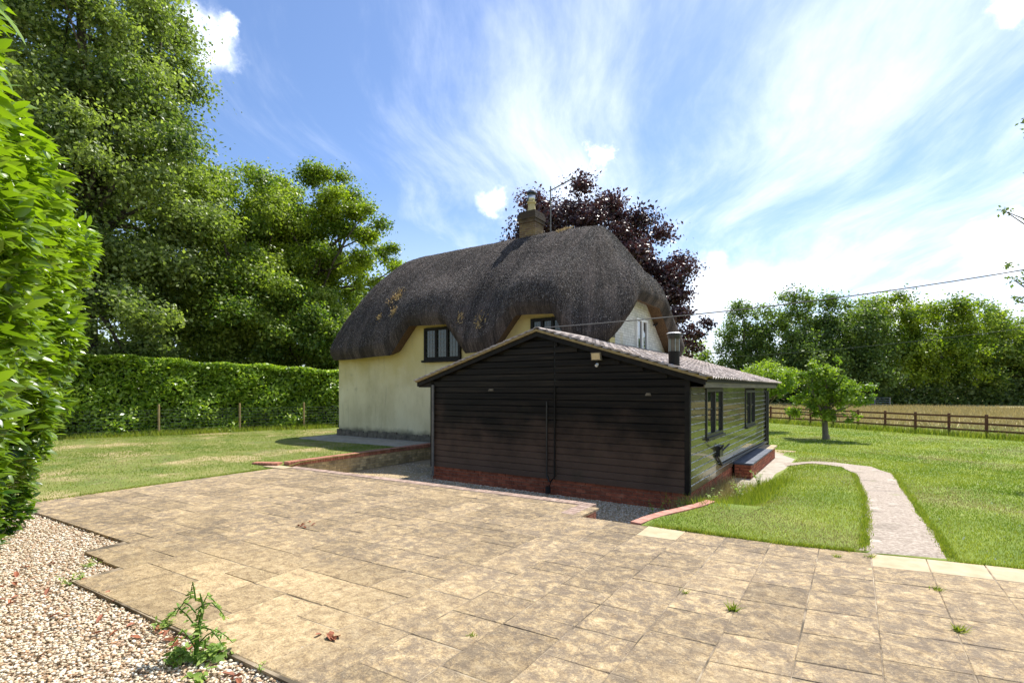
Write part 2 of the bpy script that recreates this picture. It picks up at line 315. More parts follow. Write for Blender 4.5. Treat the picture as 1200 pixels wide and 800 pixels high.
# ------------------------------------------------------------------ object helpers
def link(name, me, m=None, parent=None, loc=None):
    o = bpy.data.objects.new(name, me); C.objects.link(o)
    if m is not None and me is not None and not me.materials: me.materials.append(m)
    if parent is not None: o.parent = parent
    if loc is not None: o.location = loc
    return o
def tag(o, label=None, cat=None, group=None, kind=None):
    if label: o['label'] = label
    if cat: o['category'] = cat
    if group: o['group'] = group
    if kind: o['kind'] = kind
    return o
def thing(name, label, cat, loc=(0, 0, 0), group=None, rz=0):
    o = bpy.data.objects.new(name, None); C.objects.link(o); o.location = loc; o.rotation_euler = (0, 0, rz); o.empty_display_size = .2
    return tag(o, label, cat, group)
def npmesh(name, verts, faces, tone=None, smooth_=False):
    """verts (n,3); faces (m,k) array"""
    me = bpy.data.meshes.new(name); verts = np.asarray(verts, dtype=np.float32); faces = np.asarray(faces, dtype=np.int32)
    m, k = faces.shape
    me.vertices.add(len(verts)); me.vertices.foreach_set('co', verts.ravel())
    me.loops.add(m*k); me.loops.foreach_set('vertex_index', faces.ravel())
    me.polygons.add(m); me.polygons.foreach_set('loop_start', np.arange(0, m*k, k, dtype=np.int32))
    if tone is not None:
        a = me.attributes.new('tone', 'FLOAT', 'POINT'); a.data.foreach_set('value', np.asarray(tone, dtype=np.float32))
    me.update(calc_edges=True)
    if smooth_: me.polygons.foreach_set('use_smooth', np.ones(m, dtype=bool))
    return me
class MB:
    def __init__(s): s.v = []; s.f = []
    def box(s, a, b):
        (x0, y0, z0), (x1, y1, z1) = a, b; n = len(s.v)
        s.v += [(x0, y0, z0), (x1, y0, z0), (x1, y1, z0), (x0, y1, z0), (x0, y0, z1), (x1, y0, z1), (x1, y1, z1), (x0, y1, z1)]
        s.f += [tuple(n+i for i in q) for q in ((0, 3, 2, 1), (4, 5, 6, 7), (0, 1, 5, 4), (1, 2, 6, 5), (2, 3, 7, 6), (3, 0, 4, 7))]; return s
    def poly(s, pts): n = len(s.v); s.v += [tuple(p) for p in pts]; s.f.append(tuple(range(n, n+len(pts)))); return s
    def prism(s, pts, d):
        """closed outline pts extruded by vector d"""
        n = len(s.v); k = len(pts); d = Vector(d)
        s.v += [tuple(p) for p in pts] + [tuple(Vector(p)+d) for p in pts]
        s.f.append(tuple(range(n, n+k))[::-1]); s.f.append(tuple(range(n+k, n+2*k)))
        for i in range(k): j = (i+1) % k; s.f.append((n+i, n+j, n+k+j, n+k+i))
        return s
    def tube(s, pts, rad, seg=8, cap=True):
        pts = [Vector(p) for p in pts]; rad = rad if isinstance(rad, (list, tuple)) else [rad]*len(pts); n0 = len(s.v)
        up = Vector((0, 0, 1))
        for i, p in enumerate(pts):
            d = (pts[min(i+1, len(pts)-1)]-pts[max(i-1, 0)]).normalized()
            a = d.cross(up if abs(d.z) < .95 else Vector((1, 0, 0))).normalized(); b = d.cross(a)
            for k in range(seg):
                t = 2*math.pi*k/seg; s.v.append(tuple(p+a*math.cos(t)*rad[i]+b*math.sin(t)*rad[i]))
        for i in range(len(pts)-1):
            for k in range(seg):
                a = n0+i*seg+k; b = n0+i*seg+(k+1) % seg; s.f.append((a, b, b+seg, a+seg))
        if cap: s.f.append(tuple(n0+k for k in range(seg))[::-1]); s.f.append(tuple(n0+(len(pts)-1)*seg+k for k in range(seg)))
        return s
    def mesh(s, name, smooth_=False):
        me = bpy.data.meshes.new(name); me.from_pydata(s.v, [], s.f); me.update()
        import bmesh
        bm = bmesh.new(); bm.from_mesh(me); bmesh.ops.recalc_face_normals(bm, faces=bm.faces[:]); bm.to_mesh(me); bm.free()
        if smooth_: me.polygons.foreach_set('use_smooth', [True]*len(me.polygons))
        return me
    def build(s, name, m, parent=None, smooth_=False, loc=None): return link(name, s.mesh(name, smooth_), m, parent, loc)
def bevel_box_mesh(name, sx, sy, sz, bv):
    """box centred in x,y, from z 0, with its top edges chamfered"""
    b = MB(); x, y = sx/2, sy/2; v = [(-x, -y, 0), (x, -y, 0), (x, y, 0), (-x, y, 0)]
    v += [(p[0], p[1], sz-bv) for p in v[:4]]; v += [(math.copysign(x-bv, p[0]), math.copysign(y-bv, p[1]), sz) for p in v[:4]]
    b.v = v; b.f = [(0, 3, 2, 1)]+[(i, (i+1) % 4, 4+(i+1) % 4, 4+i) for i in range(4)]+[(4+i, 4+(i+1) % 4, 8+(i+1) % 4, 8+i) for i in range(4)]+[(8, 9, 10, 11)]
    return b.mesh(name)
def quads_from(cent, dirs, wid, ln, wd, fold=0.0):
    """leaf blades: each a folded diamond-ish quad of 2 tris sharing the midrib"""
    n = len(cent); ln = np.broadcast_to(np.asarray(ln).reshape(-1, 1), (n, 1)); wd = np.broadcast_to(np.asarray(wd).reshape(-1, 1), (n, 1))
    nm = np.cross(dirs, wid)
    a = cent-dirs*ln*.5; c = cent+dirs*ln*.5
    b = cent+wid*wd*.5+nm*wd*fold; d = cent-wid*wd*.5+nm*wd*fold
    V = np.stack([a, b, c, d], 1).reshape(-1, 3); F = np.arange(4*n).reshape(n, 4)
    return V, F
def unit(a): return a/np.maximum(np.linalg.norm(a, axis=1, keepdims=True), 1e-9)
def rand_dirs(n, r=rng): return unit(r.normal(size=(n, 3)))
def leaf_mesh(name, cent, size, tone, r=rng, up=.6, aspect=.55, fold=.12, outward=None):
    n = len(cent)
    nm = rand_dirs(n, r)*.9+np.array([0, 0, up])
    if outward is not None: nm = nm+outward*.5
    nm = unit(nm); t = unit(np.cross(nm, rand_dirs(n, r))); wd = np.cross(nm, t)
    s = size*r.uniform(.5, 1.5, n)
    V, F = quads_from(cent, t, wd, s, s*aspect, fold)
    return npmesh(name, V, F, np.repeat(np.clip(tone, 0, 1), 4))
# ------------------------------------------------------------------ terrain
def h_lawn(x, y):
    t = np.clip((y-8)/18, 0, 1); z = -.5*t*t*(3-2*t)
    z = z - .09*np.clip((y-26)/12, 0, 1)
    k = np.clip((-x-.85)/1.0, 0, 1)*np.clip((y-8.6)/1.6, 0, 1)*np.clip((21.5-y)/2, 0, 1); k = k*k*(3-2*k)
    z = z*(1-k)+np.minimum(-.37, z)*k
    z = z + .012*np.sin(x*2.1+y*.7)*np.sin(y*1.7-x)
    tp = np.where(x > -.8, 7.17+.2*x, 7.01+.05*(x+.8))
    return np.where((y < tp+.03) & (x < 2.3) & (x > -2.45), np.minimum(z, -.06), z)
def grid(name, xs, ys, hf, m, keep=None):
    X, Y = np.meshgrid(xs, ys); Z = hf(X, Y); V = np.stack([X, Y, Z], -1).reshape(-1, 3)
    nx, ny = len(xs), len(ys); i, j = np.meshgrid(np.arange(nx-1), np.arange(ny-1)); a = (j*nx+i).ravel()
    F = np.stack([a, a+1, a+1+nx, a+nx], 1)
    if keep is not None:
        cx = V[F].mean(1); F = F[keep(cx[:, 0], cx[:, 1])]
    return tag(link(name, npmesh(name, V, F, smooth_=True), m), kind='structure')
# field to the horizon
def h_field(x, y): return -.62 + 0*x + .03*np.sin(x*.11)*np.cos(y*.13)
g = grid('ground', np.r_[np.linspace(-700, -60, 12), np.linspace(-50, 60, 60), np.linspace(70, 700, 12)], np.r_[np.linspace(-600, -20, 8), np.linspace(-10, 140, 70), np.linspace(160, 900, 12)], h_field, M['field'])
def top_y(X): return 7.17+.2*X if X > -.8 else 7.01+.05*(X+.8)
g = grid('lawn', np.r_[np.linspace(-6.2, -2.6, 8), np.linspace(-2.45, 3, 50), np.linspace(3.2, 60, 50)], np.r_[np.linspace(-6, 6.6, 20), np.linspace(6.65, 8, 60), np.linspace(8.1, 22, 110), np.linspace(22.3, 44, 50)], h_lawn, M['lawn2'],
     keep=lambda x, y: ((x > 2.2) | (y > 7.02+.05*(x+.8))) & ((x > -2.05-.0*(y)) | (y > 21.0) ) & ((x > -2.35) | (y > 21.)) | ((x > -2.4) & (y > 6.9) & (y < 7.6)))
g2_ = grid('garden_lawn', np.r_[np.linspace(-60, -26, 14), np.linspace(-25, -11.45, 60)], np.r_[np.linspace(-12, 1, 12), np.linspace(1.3, 16, 70), np.linspace(17, 50, 18)],
     lambda x, y: .07+.03*np.sin(x*.9)*np.sin(y*.8)-.1*np.clip((x+12.4)/.9, 0, 1)*np.clip((7.7-y)/.6, 0, 1), M['lawn'], keep=lambda x, y: ~((x > -16.9) & (y > 11.3)))
tag(g, kind='structure')
def sheet(name, pts, z, m):
    return tag(MB().poly([(x, y, z) for x, y in pts]).build(name, m), kind='structure')
def slabbox(name, pts, z0, z1, m):
    return tag(MB().prism([(x, y, z0) for x, y in pts], (0, 0, z1-z0)).build(name, m), kind='structure')
sheet('gravel_yard', [(-11.55, 6.9), (-1.7, 6.9), (-1.75, 21.5), (-11.55, 21.5)], -.40, M['yard'])
slabbox('patio_bedding', [(-11.5, 2.5), (-7.55, 2.62), (-7.5, 2.22), (-6.5, 2.22), (-6.45, 1.80), (-3, 1.96), (2.3, 2.2), (2.3, 7.5), (.16, 7.15), (-2.4, 6.85), (-3.68, 6.9), (-3.68, 7.58), (-11.5, 7.3)], -.45, -.004, M['bedding'])
sheet('gravel_bed', [(-14, -5), (4, -5), (4, 3.0), (-14, 3.2)], -.045, M['gravel'])
# ------------------------------------------------------------------ patio slabs
patio = thing('patio', 'weathered tan riven stone patio across the foreground', 'patio', (0, 0, 0))
slabs = []
colx = [-.34+.505*k for k in range(-22, 6)]
def fr(X):
    if X < -7.5: return 2.50+.05*(X+10)
    if X < -6.5: return 2.2
    return 1.80+.055*(X+6.4)
def make_slab(x0, x1, ys, m, zt=0, ji=.005):
    """ys: four y values at (x0 low, x1 low, x1 high, x0 high)"""
    g_ = .0036; jit = lambda: random.uniform(-.002, .004)
    c = [(x0+g_+jit(), ys[0]+g_+jit()), (x1-g_+jit(), ys[1]+g_+jit()), (x1-g_+jit(), ys[2]-g_+jit()), (x0+g_+jit(), ys[3]-g_+jit())]
    cx = sum(p[0] for p in c)/4; cy = sum(p[1] for p in c)/4; zs = [zt+random.uniform(-.0035, .0035) for _ in c]
    v = [(px_-cx, py_-cy, -.035) for px_, py_ in c]
    v += [(px_-cx, py_-cy, z-.005) for (px_, py_), z in zip(c, zs)]
    v += [((px_-cx)*.98, (py_-cy)*.98, z) for (px_, py_), z in zip(c, zs)]
    b = MB(); b.v = v; b.f = [(i, (i+1) % 4, 4+(i+1) % 4, 4+i) for i in range(4)]+[(4+i, 4+(i+1) % 4, 8+(i+1) % 4, 8+i) for i in range(4)]+[(8, 9, 10, 11)]
    return b, (cx, cy), m
for ci in range(len(colx)-1):
    x0, x1 = colx[ci], colx[ci+1]; xm = (x0+x1)/2
    ytop = 7.83+.045*xm-.11 if xm < -3.6 else top_y(xm)
    ybot = fr(xm)
    tilt = (top_y(x1)-top_y(x0)) if xm > -.8 else .05*.505
    # first the border row along the top, then rows downward
    y = top_y(xm)
    rows = []
    yy = y+1.01
    seq = [.505, .505]
    lens = []
    cur = ytop; first = True
    while cur > ybot+.02:
        if first: L_ = .5 if xm > -2.4 else .505-((y-ytop) % .505)
        else: L_ = random.choice([.505]*7+[.255, .755, .755])
        if first and L_ < .12: L_ += .505
        L_ = min(L_, cur-ybot)
        if cur-L_-ybot < .14: L_ = cur-ybot
        lo = cur-L_
        m = M['slab']
        if first and (xm > .1 or -2.4 < xm < -2.0): m = M['cream_slab']
        slabs.append(make_slab(x0, x1, (lo-tilt/2, lo+tilt/2, cur+tilt/2, cur-tilt/2), m))
        cur = lo; first = False
slabs.sort(key=lambda s: s[1][0]**2+s[1][1]**2)
rest = MB()
for i, (b, c, m) in enumerate(slabs):
    if i < 298: b.build('slab', m, patio, loc=(c[0], c[1], 0))
    else:
        n = len(rest.v); rest.v += [(v_[0]+c[0], v_[1]+c[1], v_[2]) for v_ in b.v]; rest.f += [tuple(n+q for q in f) for f in b.f]
if rest.v: tag(rest.build('far_slabs', M['slab'], patio), kind='stuff')
# ------------------------------------------------------------------ bricks
brick_m = {}
def brick_mesh(kind, sx, sy, sz, m):
    k = (kind, round(sx, 3), round(sy, 3), round(sz, 3))
    if k not in brick_m:
        me = bevel_box_mesh('brick', sx, sy, sz, .005); me.materials.append(m); brick_m[k] = me
    return brick_m[k]
def brick_course(parent, p0, p1, z, m, kind, bl=.215, bh=.065, bd=.10, off=0, joint=.01, name='brick'):
    """a course of bricks whose centre line runs from p0 to p1"""
    p0 = Vector((*p0, 0)); p1 = Vector((*p1, 0)); d = p1-p0; Ln = d.length; d.normalize(); rz = math.atan2(d.y, d.x)
    s = -off
    while s < Ln-.02:
        a = max(s, 0); e = min(s+bl, Ln)
        if e-a > .03:
            l = round(e-a, 2) if abs((e-a)-bl) > .003 else bl
            o = link(name, brick_mesh(kind, l, bd, bh, m), None, parent, (p0+d*((a+e)/2))+Vector((0, 0, z)))
            o.rotation_euler = (random.uniform(-.006, .006), random.uniform(-.006, .006), rz+random.uniform(-.008, .008))
            o.location += Vector((0, 0, random.uniform(-.001, .001)))
        s += bl+joint
# patio edge: bricks laid as headers along the drop to the gravel
edge = thing('brick_edging', 'row of pale red bricks edging the back of the patio above the gravel', 'brick edging', (-7.5, 7.6, -.4))
edge_inv = Vector(edge.location)
class Loc:  # children of a located empty are given in world space
    pass
def child_space(parent, o): o.location = Vector(o.location)-Vector(parent.location)
def course_on(parent, *a, **k):
    n0 = len(parent.children); 
    before = set(ch.name for ch in parent.children)
    brick_course(parent, *a, **k)
    for ch in parent.children:
        if ch.name not in before: ch.location = ch.location-parent.location
def at(parent, mbo):  # shift a mesh built in world coordinates under a located parent
    mbo.location = -Vector(parent.location); return mbo
course_on(edge, (-11.3, 7.36), (-3.72, 7.70), -.06, M['brick_edge'], 'edge', bl=.105, bh=.065, bd=.21, joint=.008)
course_on(edge, (-3.625, 7.78), (-3.625, 6.93), -.06, M['brick_edge'], 'edge', bl=.105, bh=.065, bd=.21, joint=.008)
for k, zz_ in enumerate((-.135, -.21, -.285, -.36)):
    course_on(edge, (-3.57, 7.78), (-3.57, 6.93), zz_, M['brick_coping'], 'ey', off=.11*(k % 2))
at(edge, MB().box((-3.66, 6.9, -.42), (-3.535, 7.77, -.064)).build('mortar', M['mortar'], edge))
# retaining wall on the left
rw = thing('retaining_wall', 'low brick retaining wall with upright coping between left lawn and sunken gravel', 'brick wall', (-11.6, 7.6, -.4))
at(rw, MB().box((-11.70, 7.45, -.42), (-11.516, 15.5, -.002)).build('mortar', M['mortar'], rw))
for k in range(5):
    course_on(rw, (-11.56, 7.45), (-11.56, 14.0), -.385+.075*k, M['brick_yellow'], 'ry', off=.11*(k % 2))
course_on(rw, (-11.60, 7.4), (-11.60, 15.4), -.008, M['brick_coping'], 'rc', bl=.066, bh=.108, bd=.22, joint=.009)
course_on(rw, (-12.35, 7.02), (-11.75, 7.34), -.03, M['brick_coping'], 'rc', bl=.066, bh=.108, bd=.22, joint=.009)
slabbox('step_slab', [(-11.95, 7.0), (-11.2, 7.05), (-11.2, 7.32), (-11.9, 7.30)], -.02, .012, M['cream_slab'])
# curved red kerb at the right of the gravel
kb = thing('brick_kerb', 'curved kerb of pinkish red bricks between gravel and right lawn', 'kerb', (-2.3, 8, -.4))
kp = [(-2.56, 6.98), (-2.50, 7.35), (-2.40, 7.75), (-2.25, 8.15), (-2.10, 8.6), (-2.0, 9.05)]
for i in range(len(kp)-1):
    course_on(kb, kp[i], kp[i+1], -.05, M['curb'], 'kc', bl=.205, bh=.065, bd=.16, joint=.006)
    for q in (-.125, -.2, -.275, -.35): course_on(kb, (kp[i][0]-.03, kp[i][1]), (kp[i+1][0]-.03, kp[i+1][1]), q, M['brick'], 'kd', bl=.205, bd=.10)
kb2 = MB()
for i in range(len(kp)-1):
    (xa, ya), (xb, yb) = kp[i], kp[i+1]; kb2.prism([(xa-.055, ya, -.42), (xb-.055, yb, -.42), (xb+.06, yb, -.42), (xa+.06, ya, -.42)], (0, 0, .365))
at(kb, kb2.build('mortar', M['mortar'], kb))
# soil bank behind the kerb
bank_ = MB()
for i in range(len(kp)-1):
    (xa, ya), (xb, yb) = kp[i], kp[i+1]
    bank_.poly([(xa+.06, ya, -.012), (xb+.06, yb, -.012), (xb+.8, yb, .004), (xa+.8, ya, .004)])
tag(bank_.build('soil_bank', M['lawn2']), kind='structure')
# ------------------------------------------------------------------ paths
def ribbon(name, Lp, Rp, m, dz=.012, n=6):
    def dens(P):
        P = np.array(P, float); t = np.linspace(0, len(P)-1, (len(P)-1)*n+1); i = np.clip(t.astype(int), 0, len(P)-2); f = (t-i)[:, None]; return P[i]*(1-f)+P[i+1]*f
    A, B = dens(Lp), dens(Rp); A = A+rng.normal(0, .022, A.shape); B = B+rng.normal(0, .022, B.shape); W = 6; V = []
    for k in range(W+1):
        q = A*(1-k/W)+B*k/W; V.append(np.c_[q, h_lawn(q[:, 0], q[:, 1])+dz])
    V = np.concatenate(V); n_ = len(A); F = [(k*n_+i, k*n_+i+1, (k+1)*n_+i+1, (k+1)*n_+i) for k in range(W) for i in range(n_-1)]
    return tag(link(name, npmesh(name, V, F, smooth_=True), m), kind='structure')
ribbon('path', [(.02, 7.13), (.17, 7.61), (.2, 9.0), (.19, 11.35), (.05, 14.92), (-.29, 16.49), (-1.01, 16.95)],
       [(.87, 7.33), (.86, 8.4), (.83, 10.09), (.79, 12.4), (.78, 15.61), (.4, 17.2), (-.5, 17.8)], M['pathm'])
ribbon('path_branch', [(-1.01, 16.95), (-1.5, 16.85), (-2.1, 16.7)], [(-.5, 17.8), (-1.4, 17.5), (-2.1, 17.6)], M['pathm'], .016)
slabbox('shed_apron', [(-2.52, 11.3), (-1.95, 11.5), (-1.62, 15.0), (-1.55, 18.6), (-2.52, 20.6)], -.42, -.352, M['concrete'])
slabbox('house_path', [(-16.9, 11.3), (-11.72, 11.3), (-11.72, 13.0), (-16.9, 13.0)], -.1, .10, M['concrete'])
# ------------------------------------------------------------------ shed
SX0, SX1, SY0, SY1 = -8.92, -2.56, 9.73, 19.9
RX, RZ = -5.76, 3.19; EV = 2.10; Z0 = -.06
def roof_z(x): return RZ-abs(x-RX)*.305
shed = thing('outbuilding', 'low black weatherboarded outbuilding with tiled roof on a brick plinth', 'outbuilding', (RX, SY0, -.4))
def S(mb, name, m, smooth_=False): return at(shed, mb.build(name, m, shed, smooth_))
# inner body
S(MB().prism([(SX0+.03, SY0+.03, Z0), (SX1-.03, SY0+.03, Z0), (SX1-.03, SY0+.03, roof_z(SX1)-.1), (RX, SY0+.03, RZ-.1), (SX0+.03, SY0+.03, roof_z(SX0)-.1)], (0, SY1-SY0-.06, 0)), 'wall', M['trim'])
S(MB().box((SX0+.025, SY0+.025, -.42), (SX1-.025, SY1, Z0-.01)), 'plinth_core', M['mortar'])
for k in range(5):
    z = -.40+.075*k-.03
    course_on(shed, (SX0, SY0+.06), (SX1, SY0+.06), z, M['brick'], 'b', off=.11*(k % 2))
    course_on(shed, (SX1-.06, SY0+.01), (SX1-.06, 14.2), z, M['brick'], 'b', off=.11*((k+1) % 2))
# boards
def board(p0, p1, z, n, m, side=False):
    """weatherboard from p0 to p1 (xy), outward normal n, bottom z"""
    pr = [(0, 0), (.026, -.004), (.026, .112), (.006, .128), (0, .144)]
    if side: pr = [(0, 0), (.026, -.003), (.026, .119), (.004, .137), (0, .144)]
    d = Vector((p1[0]-p0[0], p1[1]-p0[1], 0))
    # built in its own space: origin at p0
    zt = lambda q: q
    P = [(n[0]*a, n[1]*a, b) for a, b in pr]
    o = MB().prism(P, d).build('weatherboard', m, shed); o.location = Vector((p0[0], p0[1], z))-Vector(shed.location)
    o.location.z += random.uniform(-.002, .002); o.rotation_euler = (random.uniform(-.0006, .0006), random.uniform(-.0006, .0006), 0)
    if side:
        o.data.materials.append(M['ledge_glint']); 
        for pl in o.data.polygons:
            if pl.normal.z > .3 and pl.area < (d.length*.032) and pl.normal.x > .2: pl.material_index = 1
    return o
nb = 23; split = -5.37
for k in range(nb):
    z = Z0+.144*k
    xl, xr = SX0+.03, SX1-.03
    if z+.144 > roof_z(SX1)-.14:
        half = (RZ-.13-(z+.10))/.305
        if half < .08: continue
        xl, xr = max(xl, RX-half), min(xr, RX+half)
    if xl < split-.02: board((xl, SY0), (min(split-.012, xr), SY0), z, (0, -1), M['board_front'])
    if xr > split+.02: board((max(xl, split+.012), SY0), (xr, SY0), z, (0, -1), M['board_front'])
wins = [(11.02, 12.62, .88, 1.90), (15.65, 17.27, .82, 1.85)]   # side windows y0,y1,z0,z1
SX1b = SX1
for k in range(15):
    z = Z0+.144*k
    segs = [(SY0+.05, SY1-.05)]
    for (a, b, c, d) in wins:
        if z+.14 > c-.02 and z < d+.05:
            segs = [q for s_ in segs for q in ((s_[0], min(s_[1], a-.03)), (max(s_[0], b+.03), s_[1])) if q[1]-q[0] > .05]
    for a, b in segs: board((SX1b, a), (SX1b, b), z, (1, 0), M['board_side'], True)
# corner boards, joint strip
for (x, y, sx_, sy_) in ((SX1-.05, SY0-.035, .095, .1), (SX0-.04, SY0-.035, .1, .1)):
    S(MB().box((x, y, Z0-.02), (x+sx_, y+sy_, roof_z(x)-.08)), 'corner_board', M['trim'])
S(MB().box((SX1-.02, SY1-.06, Z0), (SX1+.03, SY1+.04, EV)), 'corner_board', M['trim'])
S(MB().box((SX0+.0, SY1-.03, -.4), (SX1-.03, SY1, 2.05)), 'rear_wall', M['trim'])
S(MB().box((split-.011, SY0-.012, Z0), (split+.011, SY0, roof_z(split)-.16)), 'joint_strip', M['black'])
# side windows
for (a, b, c, d) in wins:
    x = SX1+.012
    mb = MB()
    for y0, y1, z0, z1 in ((a, a+.07, c, d), (b-.07, b, c, d), (a+.07, b-.07, d-.07, d), (a+.07, b-.07, c, c+.07), ((a+b)/2-.045, (a+b)/2+.045, c+.07, d-.07)):
        mb.box((x-.05, y0, z0), (x+.035, y1, z1))
    wf = S(mb, 'window', M['black'])
    sl_ = MB().box((x-.02, a-.04, c-.05), (x+.085, b+.04, c-.003)).build('sill', M['black'], wf)
    for y0, y1 in ((a+.07, (a+b)/2-.045), ((a+b)/2+.045, b-.07)):
        MB().box((x-.03, y0, c+.07), (x-.012, y1, d-.07)).build('pane', M['glass'], wf)
    MB().box((x-.02, a+.07, (c+d)/2+.06), (x-.004, (a+b)/2-.045, (c+d)/2+.085)).build('glazing_bar', M['black'], wf)
    MB().box((x-.02, (a+b)/2+.045, (c+d)/2+.06), (x-.004, b-.07, (c+d)/2+.085)).build('glazing_bar', M['black'], wf)
# roof deck, barge boards, fascia
OV = .09
ex0, ex1 = SX0-.42, SX1+.36
def slope_slab(xa, xb, ya, yb, t0, t1):
    za, zb = roof_z(xa), roof_z(xb)
    return MB().prism([(xa, ya, za+t0), (xb, ya, zb+t0), (xb, ya, zb+t1), (xa, ya, za+t1)], (0, yb-ya, 0))
S(slope_slab(ex0, RX, SY0-OV+.02, SY1+.1, -.085, -.028), 'roof_deck', M['trim'])
S(slope_slab(RX, ex1, SY0-OV+.02, SY1+.1, -.086, -.029), 'roof_deck', M['trim'])
S(slope_slab(ex0, RX, SY0-OV-.03, SY0-OV+.018, -.15, -.03), 'barge_board', M['trim'])
S(slope_slab(RX, ex1-.02, SY0-OV-.03, SY0-OV+.018, -.15, -.03), 'barge_board', M['trim'])
S(slope_slab(ex0-.02, RX, SY0-OV-.075, SY0-OV+.1, -.045, .006), 'verge_undercloak', M['tile_under'])
S(slope_slab(RX, ex1, SY0-OV-.075, SY0-OV+.1, -.045, .006), 'verge_undercloak', M['tile_under'])
ze = roof_z(ex1)
S(MB().box((ex1-.06, SY0-OV+.02, ze-.19), (ex1-.035, SY1+.1, ze-.03)), 'fascia', M['fascia'])
S(MB().box((SX1, SY0+.02, ze-.19), (ex1-.062, SY1+.1, ze-.175)), 'soffit', M['fascia'])
S(MB().box((ex0, SY0-.06, roof_z(ex0)-.17), (SX0+.02, SY0-.01, roof_z(ex0)-.05)), 'eave_box', M['trim'])
# tiles: double roll, courses up each slope
def tile_profile(w_=.42):
    pts = []
    for i in range(9):
        t = i/8; pts.append((t*w_, .012+.026*math.cos(t*4*math.pi)))
    return pts
def tile_mesh(sgn):
    pr = tile_profile(); ln = .235; v = []; f = []
    # local: x = down slope (sgn), y across, z up ; a little thicker at the tail
    for xx, lift in ((0, .004), (ln, .020)):
        for (yy, zz_) in pr: v.append((sgn*xx, yy, zz_+lift))
    for (yy, zz_) in pr: v.append((sgn*ln, yy, zz_+.020-.017))
    for i in range(8): f += [(i, i+1, 9+i+1, 9+i), (9+i, 9+i+1, 18+i+1, 18+i)]
    # the two side edges so that the verge tiles have thickness
    v += [(0, pr[0][0], -.012), (0, pr[-1][0], -.012)]
    f += [(0, 9, 18, 27), (8, 28, 26, 17)]
    b = MB(); b.v = v; b.f = f; me = b.mesh('roof_tile'); me.materials.append(M['tile']); return me
gauge = .196; ang = math.atan(.305)
def place_tiles(sgn, xe, individual):
    me = tile_mesh(sgn); out = []
    run = abs(xe-RX)/math.cos(ang); nc = int(run/gauge)+1; ny = int((SY1-SY0+.25)/.405)+1
    for c in range(nc):
        s = run-(c+1)*gauge+.03  # distance down from ridge of the tile head
        if s < -.05: continue
        for j in range(ny):
            y = SY0-OV-.05+j*.405
            x = RX+sgn*s*math.cos(ang); z = RZ-s*math.sin(ang)
            out.append((x, y, z))
    out.sort(key=lambda p: (p[0])**2+p[1]**2)
    rot = Matrix.Rotation(sgn*ang, 4, 'Y')
    big = MB()
    for i, p in enumerate(out):
        jz = random.uniform(-.003, .003)
        if individual and i < individual:
            o = link('roof_tile', me, None, shed, Vector((p[0], p[1], p[2]+jz))-shed.location); o.rotation_euler = (random.uniform(-.006, .006), sgn*ang+random.uniform(-.006, .006), random.uniform(-.006, .006))
        else:
            n = len(big.v); big.v += [tuple(rot @ v_.co + Vector((p[0], p[1], p[2]+jz))) for v_ in me.vertices]; big.f += [tuple(n+q for q in pl.vertices) for pl in me.polygons]
    o = at(shed, big.build('far_tiles', M['tile'], shed)); tag(o, kind='stuff')
place_tiles(1, ex1+.03, 298)
place_tiles(-1, ex0-.03, 0)
for j in range(24):
    y = SY0-OV-.04+j*.44
    if y > SY1: break
    pts = [(RX+.115*math.cos(t), y, RZ-.03+.085*math.sin(t)) for t in np.linspace(0, math.pi, 8)]
    inn = [(RX+.10*math.cos(t), y, RZ-.03+.07*math.sin(t)) for t in np.linspace(math.pi, 0, 8)]
    S(MB().prism(pts+inn, (0, .43, 0)), 'ridge_tile', M['tile'], False)
# gutters and pipes
S(MB().tube([(ex0-.06, SY0-.02, roof_z(ex0)-.10), (ex0-.06, SY1, roof_z(ex0)-.10)], .05, 8), 'gutter', M['greypipe'])
S(MB().tube([(SX0+.08, SY0-.075, roof_z(SX0)-.24), (SX0+.08, SY0-.075, -.30)], .033, 8), 'drainpipe', M['greypipe'])
S(MB().tube([(ex1-.02, SY1+.15, ze-.06), (ex1-.10, SY1+.13, ze-.16), (SX1+.07, SY1-.02, ze-.30), (SX1+.07, SY1-.02, -.1)], .036, 8), 'drainpipe', M['black'])
S(MB().tube([(SX1+.06, SY1-.32, 2.0), (SX1+.06, SY1-.32, .1)], .03, 6), 'drainpipe', M['black'])
S(MB().tube([(split-.18, SY0-.045, 1.62), (split-.18, SY0-.045, .02), (split-.10, SY0-.06, -.12)], .017, 6), 'service_pipe', M['black'])
S(MB().tube([(split+.02, SY0-.05, 1.95), (split+.02, SY0-.05, .0), (split-.06, SY0-.07, -.10), (split-.12, SY0-.09, -.30)], .018, 6), 'service_pipe', M['trim'])
S(MB().tube([(split-.13, SY0-.075, -.22), (split-.13, SY0-.075, -.36)], .06, 8), 'pipe_hopper', M['black'])
S(MB().tube([(SX1+.06, 11.9, .42), (SX1+.06, 12.4, .16), (SX1+.07, 19.7, .05)], .028, 8), 'waste_pipe', M['black'])
vb = MB().box((SX1+.02, 12.0, .38), (SX1+.10, 12.35, .62)); vb.tube([(SX1+.1, 12.0, .55), (SX1+.2, 11.85, .66)], .02, 6); vb.tube([(SX1+.1, 12.3, .5), (SX1+.18, 12.6, .62)], .02, 6)
S(vb, 'outside_tap', M['black'])
